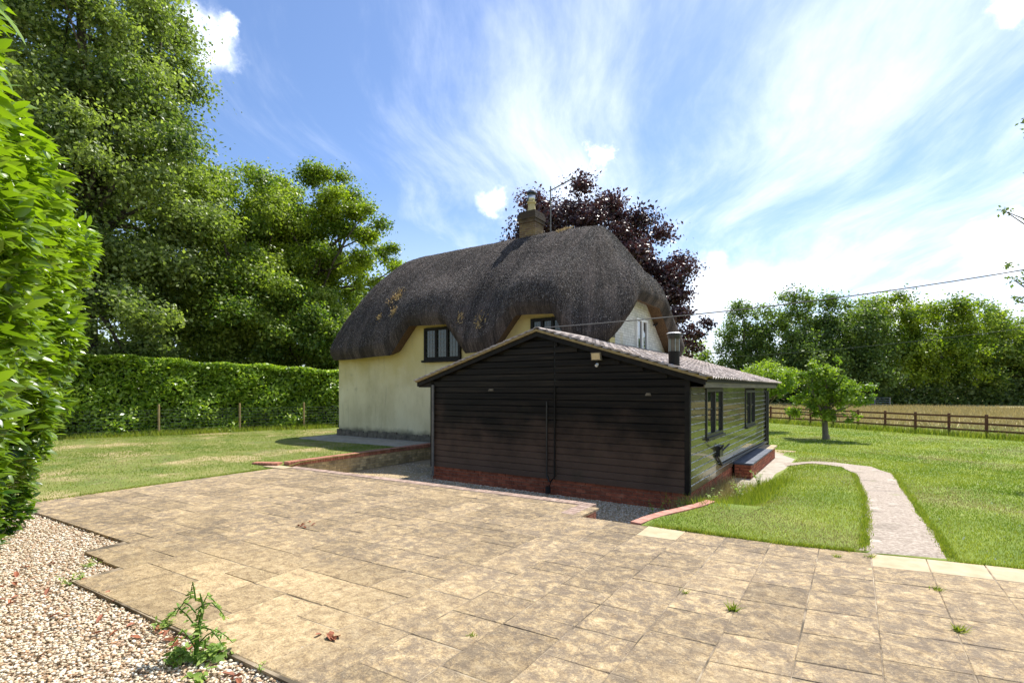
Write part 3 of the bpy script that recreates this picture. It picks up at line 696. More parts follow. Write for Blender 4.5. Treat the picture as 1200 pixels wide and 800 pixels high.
# flue
fl = at(shed, MB().tube([(-2.9, 10.03, 2.18), (-2.9, 10.03, 2.62)], .105, 16).build('flue', M['trim'], shed, False))
MB().tube([(-2.9, 10.03, 2.62), (-2.9, 10.03, 2.86)], .095, 16).build('flue_pipe', M['fascia'], fl, False)
MB().tube([(-2.9, 10.03, 2.86), (-2.9, 10.03, 2.93), (-2.9, 10.03, 2.95)], [.115, .13, .13], 16).build('cowl', M['black'], fl, False)
MB().tube([(-2.9, 10.03, 2.965), (-2.9, 10.03, 2.985)], [.145, .11], 16).build('cap', M['cap'], fl, False)
for k in range(6):
    a = k*math.pi/3; MB().box((-2.9+.1*math.cos(a)-.006, 10.03+.1*math.sin(a)-.006, 2.62), (-2.9+.1*math.cos(a)+.006, 10.03+.1*math.sin(a)+.006, 2.97)).build('cowl_bar', M['steel'], fl)
# floodlight on the front
fd = thing('floodlight', 'small square floodlight with yellowed glass high on the black boarded gable', 'lamp', (-4.35, SY0-.03, 2.5))
fm = MB(); fm.prism([(-.11, -.10, -.03), (.11, -.10, -.03), (.11, -.13, .13), (-.11, -.13, .13)], (0, .06, .0)); fm.build('lamp_body', M['fascia'], fd)
MB().prism([(-.09, -.107, -.015), (.09, -.107, -.015), (.09, -.134, .115), (-.09, -.134, .115)], (0, .004, 0)).build('lamp_glass', M['lampglass'], fd)
MB().box((-.02, -.08, -.05), (.02, -.0, -.02)).build('bracket', M['black'], fd)
MB().tube([(0, -.03, -.10), (0, -.09, -.14)], .03, 8).build('sensor', M['cap'], fd)
# small boards bits on front wall
for (x, z, s_) in ((-7.05, 1.86, .16), (-3.30, 1.78, .12)):
    v_ = MB(); v_.prism([(x-s_/2, SY0-.05, z-.02), (x+s_/2, SY0-.05, z-.02), (x+s_*.35, SY0-.05, z+.03), (x-s_*.3, SY0-.05, z+.035)], (0, .03, 0)); S(v_, 'vent_and_glint', M['fascia'])  # left one is a vent; right one is a reflection put in as a shape
# brick box with slate top beside the shed
bx = thing('brick_planter', 'long low red brick box with blue slate top along the shed side', 'brick box', (-2.4, 16.5, -.4))
for k in range(5):
    z = -.38+.075*k
    course_on(bx, (-2.17, 14.0), (-2.17, 18.6), z, M['brick'], 'b', off=.11*(k % 2))
    course_on(bx, (-2.50, 13.95), (-2.12, 13.95), z, M['brick'], 'b', off=.11*(k % 2))
at(bx, MB().box((-2.52, 14.0, -.40), (-2.2, 18.7, -.015)).build('mortar', M['mortar'], bx))
for i in range(7):
    y = 13.9+i*.62; at(bx, MB().box((-2.53, y, -.01), (-2.08, y+.61, .03+.002*(i % 2))).build('slate_slab', M['slate'] if i < 6 else M['cream_slab'], bx))
at(bx, MB().box((-2.53, 18.24, -.01), (-2.08, 18.8, .04)).build('cap_stone', M['cream_slab'], bx))
# ------------------------------------------------------------------ thatched cottage
HX0, HX1, HY0, HY1 = -16.6, -5.4, 12.8, 18.4
cot = thing('thatched_cottage', 'cream thatched cottage with dark eyebrow eaves and a white painted brick gable', 'cottage', (-11, 15.6, 0))
def Hh(mb, name, m, smooth_=False): return at(cot, mb.build(name, m, cot, smooth_))
def sstep(a, b, x): t = np.clip((x-a)/(b-a), 0, 1); return t*t*(3-2*t)
YC = 15.6; RA, RB, RTOP = -15.25, -6.95, 7.28
BX0, BX1, BY0, BY1 = -17.1, -4.85, 12.2, 19.0
def bump1(x, a0, a1, b0, b1): return sstep(a0, a1, x)*(1-sstep(b0, b1, x))
def trap(x, a0, a1, b0, b1): return np.clip((x-a0)/(a1-a0), 0, 1)*(1-np.clip((x-b0)/(b1-b0), 0, 1))
# eave loop
loop = []; cr = 1.15
def arc(cx, cy, a0, a1, n=14): return [(cx+cr*math.cos(t), cy+cr*math.sin(t)) for t in np.linspace(a0, a1, n)]
loop += [(x, BY0) for x in np.linspace(BX0+cr, BX1-cr, 150)]
loop += arc(BX1-cr, BY0+cr, -math.pi/2, 0)[1:]
loop += [(BX1, y) for y in np.linspace(BY0+cr, BY1-cr, 70)][1:]
loop += arc(BX1-cr, BY1-cr, 0, math.pi/2)[1:]
loop += [(x, BY1) for x in np.linspace(BX1-cr, BX0+cr, 60)][1:]
loop += arc(BX0+cr, BY1-cr, math.pi/2, math.pi)[1:]
loop += [(BX0, y) for y in np.linspace(BY1-cr, BY0+cr, 30)][1:]
loop += arc(BX0+cr, BY0+cr, math.pi, 1.5*math.pi)[1:-1]
loop = np.array(loop); NL = len(loop)
lx, ly = loop[:, 0], loop[:, 1]
front = (ly < BY0+.6) & (lx < BX1-.4); rights = lx > BX1-.5
eb = 3.0+.04*np.sin(lx*1.3)
f_in = np.where(ly < 14, trap(lx, -13.25, -12.35, -10.75, -9.95)+trap(lx, -8.95, -8.1, -6.85, -6.35), 0)
f_out = np.where(ly < 14, bump1(lx, -13.7, -12.1, -11.0, -9.7)+bump1(lx, -9.3, -7.9, -7.0, -5.9), 0)
g_in = np.where(lx > BX1-.9, trap(ly, 12.3, 13.55, 15.7, 17.6), 0); g_out = np.where(lx > BX1-.9, bump1(ly, 12.15, 13.9, 15.6, 18.0), 0)
e_in = eb+.98*f_in+1.38*g_in; e_out = eb+.40+.92*f_out+1.30*g_out
nrm = np.zeros((NL, 2)); 
dx_ = np.roll(lx, -1)-np.roll(lx, 1); dy_ = np.roll(ly, -1)-np.roll(ly, 1); ln_ = np.hypot(dx_, dy_); nrm[:, 0] = dy_/ln_; nrm[:, 1] = -dx_/ln_
rx = np.clip(lx, RA, RB); endm = np.clip(np.abs(lx-rx)/1.4, 0, 1)
rows = []; NU = 44
us = np.linspace(0, 1, NU)**1.0
rr = np.random.default_rng(5)
for u_ in us:
    eps = .06; v0 = u_**1.12; vv = (math.sqrt(v0*v0+eps*eps)-eps)/(math.sqrt(1+eps*eps)-eps); hu_ = 1-(1-u_)**1.42
    wv = float(sstep(.38, 1.0, u_))
    ebase = eb+.40
    z = RTOP+(ebase-RTOP)*(vv-(.015+.0*endm)*math.sin(math.pi*u_)*1.0) + (e_out-ebase)*wv
    endz = np.clip((rx-(RB-1.3))/1.3, 0, 1)**2+np.clip(((RA+1.0)-rx)/1.0, 0, 1)**2; z = z-.10*endz*(1-u_)**3
    hu_ = 1-(1-u_)**(1.40-.24*endm)
    hx = rx+(lx-rx)*hu_; hy = YC+(ly-YC)*hu_
    o_ = .06*math.sin(math.pi*u_)
    hx = hx+nrm[:, 0]*(o_*(1-.6*endm)); hy = hy+nrm[:, 1]*o_
    # lumps where the coat has weathered unevenly
    z = z + .035*np.sin(hx*2.3+hy*1.1)*np.sin(u_*9)*math.sin(math.pi*u_) + rr.normal(0, .007, NL)
    rows.append(np.stack([hx, hy, z], 1))
def rim(inset, z): return np.stack([lx-nrm[:, 0]*inset, ly-nrm[:, 1]*inset, z], 1)
rows.append(rim(-.01, e_out-.12)+0)
rows.append(rim(.03, e_in*.5+e_out*.5-.02)); rows.append(rim(.13, e_in-.01))
V1 = np.concatenate(rows); nr = len(rows)
F = []
for r_ in range(nr-1):
    i = np.arange(NL); j = (i+1) % NL; F.append(np.stack([r_*NL+i, (r_+1)*NL+i, (r_+1)*NL+j, r_*NL+j], 1))
roofm = npmesh('thatched_roof', V1, np.concatenate(F), smooth_=True)
arc_ = np.r_[0, np.cumsum(np.hypot(np.diff(lx), np.diff(ly)))]
flow = np.concatenate([np.stack([arc_, np.full(NL, i*5.0/NU), np.zeros(NL)], 1) for i in range(nr)]).astype(np.float32)
fa = roofm.attributes.new('flow', 'FLOAT_VECTOR', 'POINT'); fa.data.foreach_set('vector', flow.ravel())
roof = at(cot, link('thatched_roof', roofm, M['thatch'], cot))
und = [rim(.13, e_in-.01), rim(.30, e_in+.03), rim(.75, e_in+.22)]
V2 = np.concatenate(und); F = []
for r_ in range(len(und)-1):
    i = np.arange(NL); j = (i+1) % NL; F.append(np.stack([r_*NL+i, (r_+1)*NL+i, (r_+1)*NL+j, r_*NL+j], 1))
link('thatch_underside', npmesh('thatch_underside', V2, np.concatenate(F), smooth_=False), M['thatch_under'], roof)
# loose straw ends lying on the coat
grid_rows = np.stack(rows[:NU])          # NU,NL,3
ns = 150000
ui = rng.uniform(1.2, NU-1.02, ns); li = rng.uniform(0, NL-1, ns)
vis = (loop[li.astype(int), 1] < 17.5)
ui, li = ui[vis], li[vis]; ns = len(ui)
a0 = ui.astype(int); b0 = li.astype(int); fu = (ui-a0)[:, None]; fl_ = (li-b0)[:, None]
def gp(a, b): return grid_rows[np.clip(a, 0, NU-1), b % NL]
Pp = (gp(a0, b0)*(1-fu)+gp(a0+1, b0)*fu)*(1-fl_)+(gp(a0, b0+1)*(1-fu)+gp(a0+1, b0+1)*fu)*fl_
dn = unit(gp(a0+1, b0)-gp(a0, b0)); sd = unit(gp(a0, b0+1)-gp(a0, b0)); nn = unit(np.cross(sd, dn)); nn = np.where(nn[:, 2:3] < 0, -nn, nn)
dirv = unit(dn+.28*rng.normal(size=(ns, 3))+nn*.12)
wdv = unit(np.cross(dirv, nn+.8*rng.normal(size=(ns, 3))))
Ls = rng.uniform(.025, .065, ns)
V, F = quads_from(Pp+nn*.012, dirv, wdv, Ls, np.full(ns, .011), .1)
tn = np.clip(rng.beta(.9, 2.1, ns), 0, 1)
st = link('loose_straw', npmesh('loose_straw', V, F, np.repeat(tn, 4)), M['straw'], roof); tag(st, kind='stuff')
# golden patches of fresh straw
M['fresh'] = leafmat('fresh', (.30, .18, .06), (.60, .45, .20), .1, .7, .2, (1, 1, 1))
cents = []
for (tx, u0, r_, n_) in ((-13.7, .62, .38, 160), (-13.3, .80, .18, 70), (-14.0, .80, .14, 40), (-10.15, .93, .18, 40), (-9.4, .90, .28, 60), (-8.1, .08, .3, 120)):
    k = int(np.argmin(np.abs(lx-tx)+(ly > 13)*50)); a = int(u0*(NU-1))
    P0 = grid_rows[a, k]; d1 = unit((grid_rows[a+1, k]-grid_rows[a, k])[None])[0]; d2 = np.array([1., 0, 0]); n3 = unit(np.cross(d2, d1)[None])[0]; n3 = n3 if n3[2] > 0 else -n3
    q = rng.normal(size=(n_, 2))*r_*.5
    cents.append(P0+q[:, :1]*d2*.8+q[:, 1:]*d1*1.1+n3*.03)
cents = np.concatenate(cents); dd = unit(np.array([0, -.5, -.8])+.5*rng.normal(size=cents.shape))
V, F = quads_from(cents, dd, unit(np.cross(dd, rand_dirs(len(cents)))), np.full(len(cents), .12), np.full(len(cents), .022), .1)
tag(link('fresh_straw', npmesh('fresh_straw', V, F, np.repeat(rng.uniform(0, 1, len(cents)), 4)), M['fresh'], roof), kind='stuff')
# front wall follows the eaves
xs = np.linspace(HX0, HX1, 140)
zt = 3.0+.28+.98*(trap(xs, -13.25, -12.35, -10.75, -9.95)+trap(xs, -8.95, -8.1, -6.85, -6.35))
out = [(HX0, HY0, -.05)]+[(HX1, HY0, -.05)]+[(float(x), HY0, float(z)) for x, z in zip(xs[::-1], zt[::-1])]
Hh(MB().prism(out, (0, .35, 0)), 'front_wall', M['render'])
ys_ = np.linspace(HY0+.36, HY1, 90); zt = 3.0+.30+1.38*trap(ys_, 12.6, 13.7, 16.0, 17.9)
out = [(HX1, HY0+.36, -.05), (HX1, HY1, -.05)]+[(HX1, float(y), float(z)) for y, z in zip(ys_[::-1], zt[::-1])]
Hh(MB().prism(out, (-.3, 0, 0)), 'gable_wall', M['gable'])
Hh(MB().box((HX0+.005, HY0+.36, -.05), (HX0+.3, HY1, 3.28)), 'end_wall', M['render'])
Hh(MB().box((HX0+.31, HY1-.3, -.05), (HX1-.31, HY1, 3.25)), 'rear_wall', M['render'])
pl = MB()
for i in range(46):
    x = HX0-.05+i*.25; pl.box((x, HY0-.045-random.uniform(0, .02), -.1), (x+.245, HY0-.003, .30+random.uniform(-.04, .05)))
Hh(pl, 'plinth', M['plinth']); Hh(MB().box((HX0-.05, HY0, -.1), (HX0+.0, HY1, .34)), 'plinth', M['plinth'])
# casement windows on the front
for (x0, x1) in ((-12.05, -10.48), (-7.83, -6.72)):
    z0, z1 = 2.84, 3.92; y = HY0-.002; fw = MB(); t = .085; w3 = (x1-x0-4*t)/3
    for i in range(4): xa = x0+i*(w3+t); fw.box((xa, y-.09, z0), (xa+t, y, z1))
    for i in range(3):
        xa = x0+t+i*(w3+t)
        fw.box((xa, y-.09, z1-t), (xa+w3, y, z1)); fw.box((xa, y-.09, z0), (xa+w3, y, z0+.10))
    wf = Hh(fw, 'window', M['trim'])
    MB().box((x0-.05, y-.16, z0-.07), (x1+.04, y-.001, z0-.004)).build('sill', M['trim'], wf)
    for i in range(3):
        xa = x0+t+i*(w3+t); MB().box((xa, y-.04, z0+.10), (xa+w3, y-.02, z1-t)).build('pane', M['glass_lead'], wf)
        ld = MB()
        for k in range(1, 3): ld.box((xa+w3*k/3-.005, y-.048, z0+.10), (xa+w3*k/3+.005, y-.041, z1-t))
        for k in range(1, 6): zq = z0+.10+(z1-t-z0-.10)*k/6; ld.box((xa, y-.0485, zq-.005), (xa+w3, y-.0415, zq+.005))
        ld.build('lead_bars', M['greypipe'], wf)
# gable window
gx = HX1+.002; gy0, gy1, gz0, gz1 = 14.7, 15.65, 2.85, 4.0
fw = MB(); t = .07
for a, b, c, d in ((gy0, gy0+t, gz0, gz1), (gy1-t, gy1, gz0, gz1), (gy0+t, gy1-t, gz1-t, gz1), (gy0+t, gy1-t, gz0, gz0+t), ((gy0+gy1)/2-.05, (gy0+gy1)/2+.05, gz0+t, gz1-t)):
    fw.box((gx, a, c), (gx+.07, b, d))
wf = Hh(fw, 'window', M['upvc'])
for a, b in ((gy0+t, (gy0+gy1)/2-.05), ((gy0+gy1)/2+.05, gy1-t)):
    MB().box((gx+.01, a, gz0+t), (gx+.03, b, gz1-t)).build('pane', M['glass'], wf)
MB().box((gx, gy0-.06, gz0-.06), (gx+.12, gy1+.06, gz0-.003)).build('sill', M['upvc'], wf)
Hh(MB().tube([(gx, 16.35, 3.95), (gx+.15, 16.3, 3.98), (gx+.15, 16.1, 3.9)], .03, 6), 'cable_bracket', M['black'])
# chimney
ch = at(cot, MB().box((-9.82, 15.2, 6.4), (-9.19, 15.8, 7.85)).box((-9.85, 15.17, 7.70), (-9.16, 15.83, 7.82)).box((-9.88, 15.14, 7.822), (-9.13, 15.86, 8.0)).box((-9.84, 15.18, 8.002), (-9.17, 15.82, 8.10)).build('chimney', M['stack'], cot))
MB().box((-9.85, 15.17, 6.5), (-9.16, 15.83, 7.13)).build('flashing', M['lead'], ch)
MB().tube([(-9.5, 15.5, 8.12), (-9.5, 15.5, 8.18), (-9.5, 15.5, 8.42), (-9.5, 15.5, 8.45), (-9.5, 15.5, 8.5)], [.17, .15, .125, .16, .16], 16).build('chimney_pot', M['pot'], ch, False)
MB().tube([(-9.5, 15.5, 8.5), (-9.5, 15.5, 8.80)], .13, 12).build('cowl_mesh', M['steel'], ch, True)
MB().tube([(-9.5, 15.5, 8.80), (-9.5, 15.5, 8.86), (-9.5, 15.5, 8.95)], [.19, .17, .05], 12).build('cowl_cap', M['slate'], ch, False)
an = thing('television_aerial', 'thin metal television aerial on a mast behind the chimney stack', 'aerial', (-8.98, 15.95, 7.6))
MB().tube([(0, 0, -.3), (0, 0, 1.5)], .022, 6).build('mast', M['greypipe'], an)
bd = Vector((.80, .25, .34)).normalized()
MB().tube([tuple(Vector((-.08, 0, 1.33))), tuple(Vector((0, 0, 1.36))+bd*.95)], .02, 6).build('boom', M['greypipe'], an)
for i in range(7):
    c_ = Vector((0, 0, 1.36))+bd*(.05+.13*i); p_ = Vector((-.25, .85, 0)).normalized()*(.20-.012*i)
    MB().tube([tuple(c_-p_), tuple(c_+p_)], .006, 4).build('rod', M['alu'], an)
# ------------------------------------------------------------------ trees
def tube_tree(mb, p0, p1, r0, r1, bend=.1, r=random, seg=7, n=5):
    p0, p1 = Vector(p0), Vector(p1); L_ = (p1-p0).length; pts = []; off = Vector((r.uniform(-1, 1), r.uniform(-1, 1), r.uniform(-.3, .6)))*L_*bend
    for i in range(n+1): t = i/n; pts.append(p0.lerp(p1, t)+off*math.sin(math.pi*t))
    mb.tube(pts, [r0+(r1-r0)*i/n for i in range(n+1)], seg, False)
def tree(name, label, base, blobs, nleaf, lsize, leaf, seed, trunk_r=.3, nclump=60, clump_r=(.18, .34), group=None, bark='bark', trunk_top=None, up=.6, shell=.55, fl=.65, limbs=26, aspect=.6, lean=0):
    """blobs: list of (dx,dy,dz,rx,ry,rz) relative to base"""
    r = np.random.default_rng(seed); pr = random.Random(seed)
    t = thing(name, label, 'tree', base, group)
    vol = np.array([b[3]*b[4]*b[5] for b in blobs])**.8; prob = vol/vol.sum(); cl = []; 
    for i in range(nclump):
        b = blobs[r.choice(len(blobs), p=prob)]; d = rand_dirs(1, r)[0]; q = r.uniform(shell, 1)**.7
        rad = (b[3]+b[4]+b[5])/3*r.uniform(*clump_r)
        cl.append((b[0]+d[0]*b[3]*q, b[1]+d[1]*b[4]*q, b[2]+d[2]*b[5]*q, rad))
    cl = np.array(cl); wts = cl[:, 3]**2; wts /= wts.sum(); idx = r.choice(len(cl), nleaf, p=wts)
    d = rand_dirs(nleaf, r); rad = np.clip(np.abs(r.normal(.62, .32, nleaf)), 0, 1.3)
    d[:, 2] *= fl
    wob = 1+.5*np.sin(d[:, 0]*7+cl[idx, 0]*3)*np.sin(d[:, 1]*6+cl[idx, 1]*2)*np.cos(d[:, 2]*6+cl[idx, 0])
    P_ = cl[idx, :3]+d*(cl[idx, 3]*rad*wob)[:, None]+r.normal(0, lsize*.5, (nleaf, 3))
    ct = r.uniform(.15, .85, len(cl)); tone = ct[idx]+r.normal(0, .2, nleaf)
    me = leaf_mesh('crown', P_, lsize, tone, r, up, aspect, .12, d)
    link('crown', me, M[leaf], t)
    mb = MB(); zc = np.mean([b[2] for b in blobs]); top = trunk_top or zc
    bx_ = float(np.average([b[0] for b in blobs], weights=vol)); by_ = float(np.average([b[1] for b in blobs], weights=vol))
    tube_tree(mb, (0, 0, -.1), (bx_*.6+lean, by_*.6, top), trunk_r, trunk_r*.45, .04, pr, 10, 6)
    mb.tube([(0, 0, -.15), (0, 0, .02), (0, 0, .25)], [trunk_r*1.5, trunk_r*1.25, trunk_r*.98], 10, False)
    link('trunk', mb.mesh('trunk', True), M[bark], t)
    lb = MB()
    for k in range(limbs):
        c_ = cl[pr.randrange(len(cl))]; zs = pr.uniform(.35, 1)*top; zs = min(zs, max(c_[2]-.1, top*.3)); f = zs/top
        tube_tree(lb, ((bx_*.6+lean)*f, by_*.6*f, zs), tuple(c_[:3]), trunk_r*.38, trunk_r*.06, .12, pr, 5, 5)
    link('branches', lb.mesh('branches', True), M[bark], t)
    return t
gz = .05
tree('ash_tree', 'tallest dark green tree filling the top left corner behind the hedge', (-28.4, 8.6, gz),
     [(-.8, .2, 17.5, 4.2, 4.2, 6.2), (.5, .0, 10.5, 4.7, 4.7, 5.4), (.2, -.5, 5.0, 4.6, 3.6, 3.6), (-1.8, -2.0, 13, 4, 4, 6), (3.9, -1.6, 4.0, 2.3, 3.2, 2.4), (.2, 0, 14, 2.6, 2.6, 4)], 250000, .165, 'leaf_dark', 11, .36, 330, (.17, .32), limbs=60, trunk_top=19)
tree('sycamore_tree', 'rounded mid green tree between the tallest dark tree and the spreading oak', (-27.6, 14.6, gz),
     [(0, 0, 9.8, 3.5, 3.5, 4.2), (.4, -.6, 6, 4.2, 3.6, 3.6), (1.6, .2, 4.2, 3.0, 2.6, 2.2)], 120000, .16, 'leaf_mid', 12, .26, 170, (.18, .34), limbs=30, shell=.4)
tree('oak_tree', 'spreading yellow green oak with open outer branches left of the thatched roof', (-28.2, 19.6, gz),
     [(1.0, -1.2, 12.4, 3.8, 3.4, 2.8), (2.4, -1.0, 10.4, 4.0, 3.6, 2.8), (-.6, -1.6, 9.2, 4.2, 3.4, 3.4), (3.6, 1.0, 9.4, 2.6, 2.4, 2.0), (1.2, -1.4, 7.4, 3.6, 3, 2.4)], 140000, .15, 'leaf_oak', 13, .32, 200, (.16, .30), limbs=60, trunk_top=10.5, shell=.3)
tree('hazel_tree', 'dense bright green low tree under the oak above the hedge', (-25.3, 17.0, gz),
     [(0, 0, 5.0, 3.2, 2.8, 2.8), (1.6, 1.8, 4.2, 2.8, 2.6, 2.4), (-1.8, -1.6, 4.8, 3.0, 2.6, 2.6)], 90000, .15, 'leaf_mid', 14, .16, 110, (.18, .34), limbs=24)
tree('elder_tree', 'small light green tree behind the hedge next to the thatch edge', (-24.5, 22.5, gz),
     [(0, 0, 4.6, 2.8, 2.8, 2.8), (1.6, .6, 3.4, 2.2, 2.2, 2)], 26000, .16, 'leaf_apple', 15, .15, 50, (.2, .34), limbs=16)
tree('holly_tree', 'dark tree standing behind the big dark tree at the far left', (-38, 15, gz),
     [(0, 0, 9, 6, 5, 8), (5, 8, 7, 6, 5, 5.5)], 30000, .30, 'leaf_dark', 16, .4, 90, (.2, .34), limbs=16)
tree('copper_beech', 'dark purple copper beech rising behind the cottage chimney', (-13.0, 25.6, -.1),
     [(.4, 0, 9.9, 3.9, 4.0, 3.0), (2.3, .3, 7.6, 4.0, 3.6, 3.4), (-1.3, -.6, 9.0, 3.0, 3.2, 2.4), (4.0, .6, 6.0, 2.8, 2.6, 2.6), (5.4, .8, 4.6, 1.8, 1.8, 1.6)], 135000, .16, 'leaf_beech', 17, .4, 230, (.16, .30), limbs=70, trunk_top=7.5, shell=.35, up=.3)
tree('apple_tree', 'small apple tree with drooping leafy crown standing alone on the right lawn', (-1.08, 28.5, -.55),
     [(0, 0, 2.8, 1.15, 1.1, 1.25), (-.9, .1, 1.8, .95, .9, .8), (1.05, -.1, 2.1, .9, .9, .7), (-.45, 0, 3.85, .45, .45, .6), (.45, 0, 3.75, .4, .4, .5), (.8, -.2, 1.3, .9, .7, .45), (-.2, 0, 1.3, .8, .7, .4)], 10500, .135, 'leaf_apple', 18, .15, 95, (.10, .36), 'apple trees on the right lawn', 'barkl', 2.6, limbs=26, shell=.2)
tree('apple_tree', 'leaning apple tree partly hidden by the black outbuilding corner', (-4.3, 33.2, -.58),
     [(.2, 0, 3.1, 1.9, 1.7, 1.2), (1.0, 0, 2.6, 1.4, 1.2, .9), (-1, 0, 2.7, 1.4, 1.3, .9)], 10000, .13, 'leaf_apple', 19, .14, 50, (.22, .42), 'apple trees on the right lawn', 'barkl', 2.6, limbs=22, shell=.2, lean=-.4)
tree('field_maple', 'light green bushy tree behind the white gable and flue', (-12.6, 40.5, -.6),
     [(0, 0, 4.3, 2.8, 2.6, 2.2), (2.6, 1.2, 3.0, 2.2, 2.0, 1.6), (-3, 0, 3.6, 3, 2.6, 2.2)], 26000, .17, 'leaf_apple', 20, .18, 70, (.2, .36), limbs=22)
tree('birch_tree', 'airy tree whose branch tips enter the right edge of the view', (4.75, 18.0, -.35),
     [(-1.25, -.85, 4.95, 1.1, 1.0, .55), (-.55, -.35, 6.7, 1.35, 1.3, .9), (-.5, -.35, 8.9, 1.35, 1.3, .7), (.8, .5, 7.5, 1.8, 1.6, 2.6)], 15000, .085, 'leaf_pale', 21, .14, 85, (.12, .26), limbs=60, trunk_top=7.5, shell=.35, fl=.8)
# far tree line
far = [('ash_tree', 'slender airy grey green tree at the left end of the far tree line', -15.4, 91, 17.0, 3.6, 'leaf_far', 9000, .38, .30),
 ('ash_tree', 'tall broad ragged tree in the far tree line above the leaning apple tree', -7.6, 90, 17.2, 6.0, 'leaf_far', 20000, .42, .5),
 ('lime_tree', 'broad tree in the far tree line right behind the lone apple tree', -1.0, 94, 16.2, 6.0, 'leaf_far', 20000, .42, .5),
 ('lime_tree', 'tall domed yellow green tree in the middle of the far tree line', 4.2, 100, 17.3, 5.2, 'leaf_oak', 20000, .40, .5),
 ('oak_tree', 'domed yellow green tree touching the tallest one on its right', 10.6, 104, 16.6, 5.4, 'leaf_oak', 18000, .40, .5),
 ('oak_tree', 'middle height tree with flat top in the right part of the far line', 16.8, 110, 15.6, 5.8, 'leaf_mid', 18000, .42, .5),
 ('maple_tree', 'lower round tree near the right end of the far line', 22.2, 113, 14.2, 5.2, 'leaf_mid', 14000, .42, .5),
 ('willow_tree', 'pale grey green tree in the far line near the right edge', 26.6, 112, 13.4, 5.4, 'leaf_pale', 16000, .42, .5),
 ('willow_tree', 'last pale tree in the far line cut by the right edge', 33.5, 114, 13.6, 6.5, 'leaf_pale', 14000, .45, .5),
 ('maple_tree', 'far green tree glimpsed over the outbuilding roof', -24.5, 88, 10.5, 6.0, 'leaf_mid', 12000, .42, .5)]
for i, (nm_, lb_, x, y, hh, rad_, lf, nl, ls, sh) in enumerate(far):
    hh *= 1.0 if i < 2 else 1.06; tree(nm_, lb_, (x, y, -.6), [(0, 0, hh*.60, rad_*.95, rad_, hh*.40), (rad_*.15, -rad_*.3, hh*.34, rad_*1.1, rad_, hh*.27), (-rad_*.5, .5, hh*.45, rad_*.7, rad_*.7, hh*.28), (rad_*.5, -.5, hh*.52, rad_*.7, rad_*.7, hh*.26)],
         int(nl*1.7), ls*.92, lf, 40+i, .35, 150, (.20, .34), 'trees along the far field edge', shell=sh*.8, limbs=14, fl=.8)
# dark undergrowth closing the foot of the tree line
def mass(name, label, segs, n, size, leaf, hgt, dep, seed, cat='undergrowth'):
    r = np.random.default_rng(seed); P0 = np.array(segs, float); k = r.integers(0, len(P0)-1, n); f = r.uniform(0, 1, n)[:, None]
    q = P0[k]*(1-f)+P0[k+1]*f; z = r.uniform(0, 1, n)**1.1*hgt*(.75+.25*np.sin(q[:, 0]*.6)+.15*np.sin(q[:, 0]*1.7))
    P_ = np.c_[q+r.normal(0, dep, (n, 2)), z-.6]
    o = link(name, leaf_mesh(name, P_, size, r.uniform(0, .8, n), r), M[leaf]); return tag(o, label, cat, kind='stuff')
mass('undergrowth', 'dark shrubby undergrowth at the foot of the far tree line', [(-30, 84), (-15, 88), (-4, 90), (4, 97), (14, 105), (24, 110), (42, 112)], 42000, .5, 'leaf_dark', 6.0, 1.6, 70)
mass('undergrowth', 'nettles and bushes behind the left hedge under the trees', [(-32, 2), (-29, 8), (-26, 14), (-23.5, 20), (-22, 26)], 26000, .22, 'leaf_dark', 4.2, 1.0, 71)
# ------------------------------------------------------------------ hedges
def hedge_leaf_template():
    # pointed oval leaf, folded on the midrib and curved; x along, y across
    xs_ = [0, .25, .55, .82, 1]; ws = [.0, .30, .36, .22, 0]; v = []; f = []
    for x, w_ in zip(xs_, ws):
        z = -.22*x*x
        v += [(x, -w_*.5, z+.10*w_), (x, 0, z), (x, w_*.5, z+.10*w_)]
    for i in range(4): a = i*3; f += [(a, a+1, a+4, a+3), (a+1, a+2, a+5, a+4)]
    return np.array(v), np.array(f)
LV, LF = hedge_leaf_template()
def oriented_leaves(P_, T, Nn, s):
    W = unit(np.cross(Nn, T)); Nn = np.cross(T, W)
    return (P_[:, None, :]+s[:, None, None]*(LV[None, :, :1]*T[:, None, :]+LV[None, :, 1:2]*W[:, None, :]+LV[None, :, 2:3]*Nn[:, None, :]))
hd = thing('laurel_hedge', 'tall laurel hedge with big glossy leaves towering at the left edge', 'hedge', (-8.5, 2.0, -.07))
hu = np.array([.934, -.358]); hn = np.array([.358, .934]); h0 = np.array([-9.75, 2.98])-np.array([.358, .934])*.28
def hedge_off(z): return -.62+.62*sstep(0, 1.9, z)+.10*np.clip(z-1.9, 0, 3)-.5*sstep(3.9, 4.4, z)
n = 30000; r = np.random.default_rng(90)
s_ = r.uniform(-.05, 7.6, n)**1.0; z_ = r.uniform(0, 4.3, n); dp = r.uniform(0, 1, n)**1.6*.45
lump = .10*np.sin(s_*2.2+z_*1.4)+.07*np.sin(s_*4.7-z_*3.1)+.05*np.sin(z_*5+s_)
endr = .35*np.clip((.45-s_)/.45, 0, 1)**2
xy = h0+s_[:, None]*hu+((hedge_off(z_)+lump-dp-endr)[:, None])*hn
zz2 = z_+r.normal(0, .04, n)
Pl = np.c_[xy, zz2]
out3 = np.array([hn[0], hn[1], 0.0])
T = unit(out3*.8+r.normal(0, .65, (n, 3))+np.array([.0, 0, .12]))
Nv = unit(np.array([0, 0, 1.0])+.45*r.normal(size=(n, 3))+out3*.25)
sz = r.uniform(.075, .20, n)
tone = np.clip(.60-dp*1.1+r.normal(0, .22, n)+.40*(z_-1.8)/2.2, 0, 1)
VV = oriented_leaves(Pl, T, Nv, sz)
